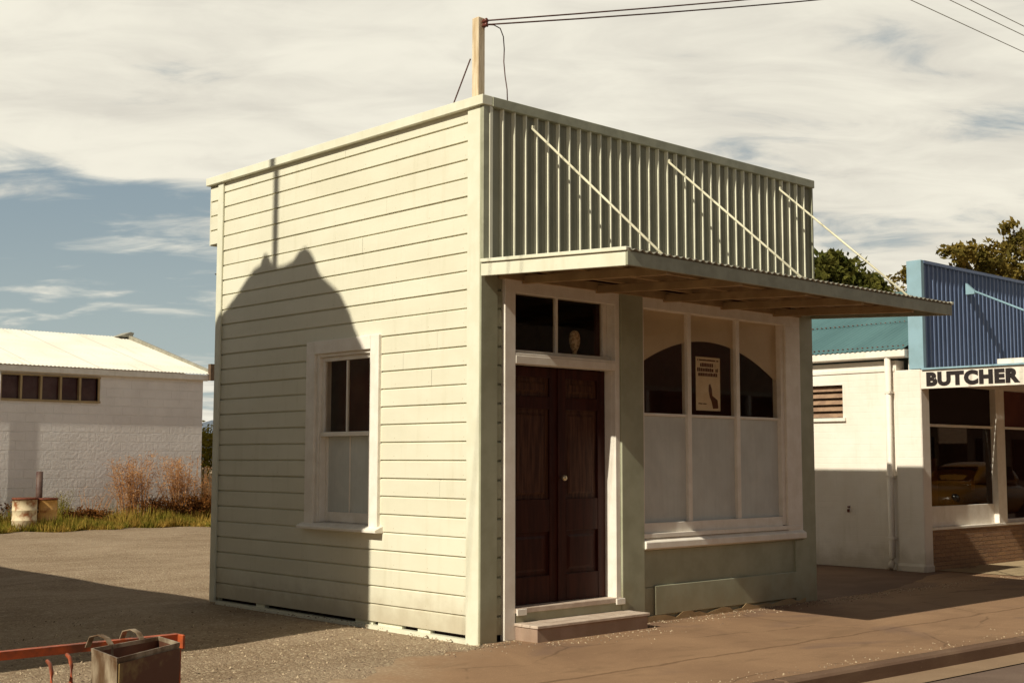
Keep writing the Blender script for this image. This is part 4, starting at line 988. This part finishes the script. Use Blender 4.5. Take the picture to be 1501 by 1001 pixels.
# ================================================================ what throws the shade, just outside the frame
sh_ = thing('iron_shed', 'long corrugated iron shed standing left of the yard', 'shed', (-5.6, 4, 0))
B(-7.2, -4.3, 3.68, 14, -.1, 3.15).build('wall', 'plaster_r', sh_)
MB().prism([(-7.3, 3.1), (-4.2, 3.32), (-4.2, 3.36), (-7.3, 3.14)], 'y', 3.66, 14.1).build('roof', 'galv', sh_)
ht = thing('clipped_conifer', 'tall clipped round topped conifer left of the yard', 'tree', (-5, 2.35, 0))
prof = [(1.44, 0), (1.437, 2.22), (1.56, 2.38), (1.695, 2.54), (1.781, 2.70), (1.942, 2.90), (2.238, 3.086), (2.30, 3.16), (2.353, 3.26), (2.43, 3.34), (2.504, 3.386), (2.60, 3.36), (2.70, 3.28), (2.85, 3.25), (3.08, 3.25), (3.127, 3.32), (3.18, 3.40), (3.23, 3.40), (3.28, 3.30), (3.398, 3.27), (3.55, 3.17), (3.736, 3.029), (3.9, 2.93), (4.034, 2.844), (4.10, 2.75), (4.13, 2.6), (4.13, 0)]
poly = [(y - .44, z + 3.95 if z > .1 else 0) for y, z in prof]
ci = [(2.35 + (y - 2.35) * .93, z * .985) for y, z in poly]
hm = MB(); hm.loops([[(-5.35, p[0], p[1] - .12 if p[1] > 1 else p[1]) for p in ci], [(-5.1, p[0], p[1]) for p in poly], [(-4.95, p[0], p[1]) for p in poly], [(-4.7, p[0], p[1] - .12 if p[1] > 1 else p[1]) for p in ci]])
hm.build('crown', 'conifer', ht)
fl = MB(); rr = random.Random(77)
for i in range(3000):
    k = rr.randrange(len(poly) - 1); u = rr.random(); p, q_ = poly[k], poly[k + 1]
    y = p[0] + (q_[0] - p[0]) * u; z = p[1] + (q_[1] - p[1]) * u
    s_ = rr.random() * .9; y = 2.35 + (y - 2.35) * s_; leafq(fl, (-5.36 if rr.random() < .5 else -4.69, y, z * (.3 + .66 * s_) - .1), .06, rr)
fl.build('foliage', 'conifer', ht, smooth='raw')
MB().tube([(-5, 2.35, -.1), (-5, 2.35, 1)], .2, 10).build('trunk', 'bark', ht)
def pole(x, y, h_, label, r=.13, arms=True):
    t = thing('power_pole', label, 'pole', (x, y, 0)); MB().tube([(x, y, -.2), (x, y, h_)], r, 12, r * .75).build('shaft', 'wood', t, smooth=True)
    if arms: B(x - .06, x + .06, y - 1.0, y + 1.0, h_ - .5, h_ - .38).build('cross_arm', 'wood', t)
pole(-6.5, 2.45, 10.6, 'thin wooden pole behind the clipped conifer', .062, False)
pole(16.1, -.95, 10.4, 'wooden power pole on the footpath past the butcher')
pole(50, -.9, 8.6, 'wooden power pole far along the street'); pole(-20, -.9, 8.6, 'wooden power pole back along the street')

# ================================================================ across the street (seen only in the window glass)
for k, (x0, x1, h_, lb, m_) in enumerate(((-12, 2, 4.2, 'low plaster shop front with verandah across the street', 'opp'), (3, 24.5, 7.6, 'two tone plaster shop across the street', 'louv'), (25.5, 34, 3.6, 'long low tan store across the street', 'opp'), (36, 60, 4.6, 'brown plaster hall across the street', 'louv'))):
    t = thing('street_building', lb, 'building', (x0, -12.5, 0)); B(x0, x1, -20, -12.5, -.1, h_).build('wall', m_, t)
    B(x0 - .2, x1 + .2, -12.48, -10.2, 2.9, 3.0).build('verandah', 'galv', t)
    x = x0 + .6
    while x < x1 - 2: B(x, x + 1.9, -12.498, -12.44, .7, 2.2).build('window', 'dark', t); x += 2.8
    x = x0 + .1
    while x < x1: B(x, x + .1, -10.3, -10.2, 0, 2.9).build('post', 'white', t); x += 3.6
car = thing('parked_car', 'ochre rounded small car parked at the kerb, seen reflected in the butcher window', 'car', (21.2, -4.75, -.1))
def carbody(sections, name, m_, par_=car, w0=0):
    rings = []
    for (x, hw, zb_, zt_) in sections:
        ring_ = []
        for k in range(16):
            a = 2 * math.pi * k / 16; c_, s_ = math.cos(a), math.sin(a)
            e = .55
            ring_.append((x, -4.75 + hw * math.copysign(abs(c_) ** e, c_), (zb_ + zt_) / 2 + (zt_ - zb_) / 2 * math.copysign(abs(s_) ** e, s_)))
        rings.append(ring_)
    o = MB().loops(rings).build(name, m_, par_, smooth=True); o.modifiers.new('s', 'SUBSURF').render_levels = 1; return o
carbody([(19.25, .45, .30, .62), (19.4, .66, .22, .78), (19.9, .74, .18, .90), (20.4, .77, .16, .95), (21.2, .78, .16, .93), (22.2, .78, .16, .92), (22.7, .74, .2, .85), (23.1, .60, .25, .7), (23.2, .4, .32, .6)], 'body', 'car')
carbody([(20.2, .58, .85, .93), (20.45, .64, .85, 1.25), (20.8, .64, .85, 1.38), (21.5, .64, .85, 1.42), (22.1, .62, .85, 1.32), (22.6, .55, .8, .95)], 'cabin', 'car')
MB().prism([(20.24, .97), (20.50, 1.29), (20.53, 1.29), (20.30, .97)], 'y', -5.25, -4.25).build('windscreen', 'bglass', car)
for s_ in (-1, 1):
    MB().prism([(20.7, .98), (21.95, .98), (21.8, 1.28), (20.85, 1.30)], 'y', -4.75 + s_ * .64, -4.75 + s_ * .655).build('side_window', 'dark', car)
    for x in (19.95, 22.3):
        wh = MB(); wh.loops([[(x + math.cos(t) * r, y, .20 + math.sin(t) * r) for t in [k * math.pi / 10 for k in range(20)]] for r, y in ((.2, -4.75 + s_ * .60), (.30, -4.75 + s_ * .61), (.30, -4.75 + s_ * .76), (.2, -4.75 + s_ * .78))]); ww = wh.build('wheel', 'tyre', car, smooth=True)
        MB().loops([[(x + math.cos(t) * r, y, .20 + math.sin(t) * r) for t in [k * math.pi / 8 for k in range(16)]] for r, y in ((.17, -4.75 + s_ * .775), (.15, -4.75 + s_ * .80), (.03, -4.75 + s_ * .82))]).build('hubcap', 'chrome', ww, smooth=True)
    MB().loops([[(19.42 - d, -4.75 + s_ * .52 + math.cos(t) * r, .62 + math.sin(t) * r) for t in [k * math.pi / 8 for k in range(16)]] for r, d in ((.09, 0), (.09, .06), (.03, .1))]).build('headlight', 'chrome', car, smooth=True)
B(19.14, 19.24, -5.45, -4.05, .26, .34).build('bumper', 'chrome', car, bevel=.02)
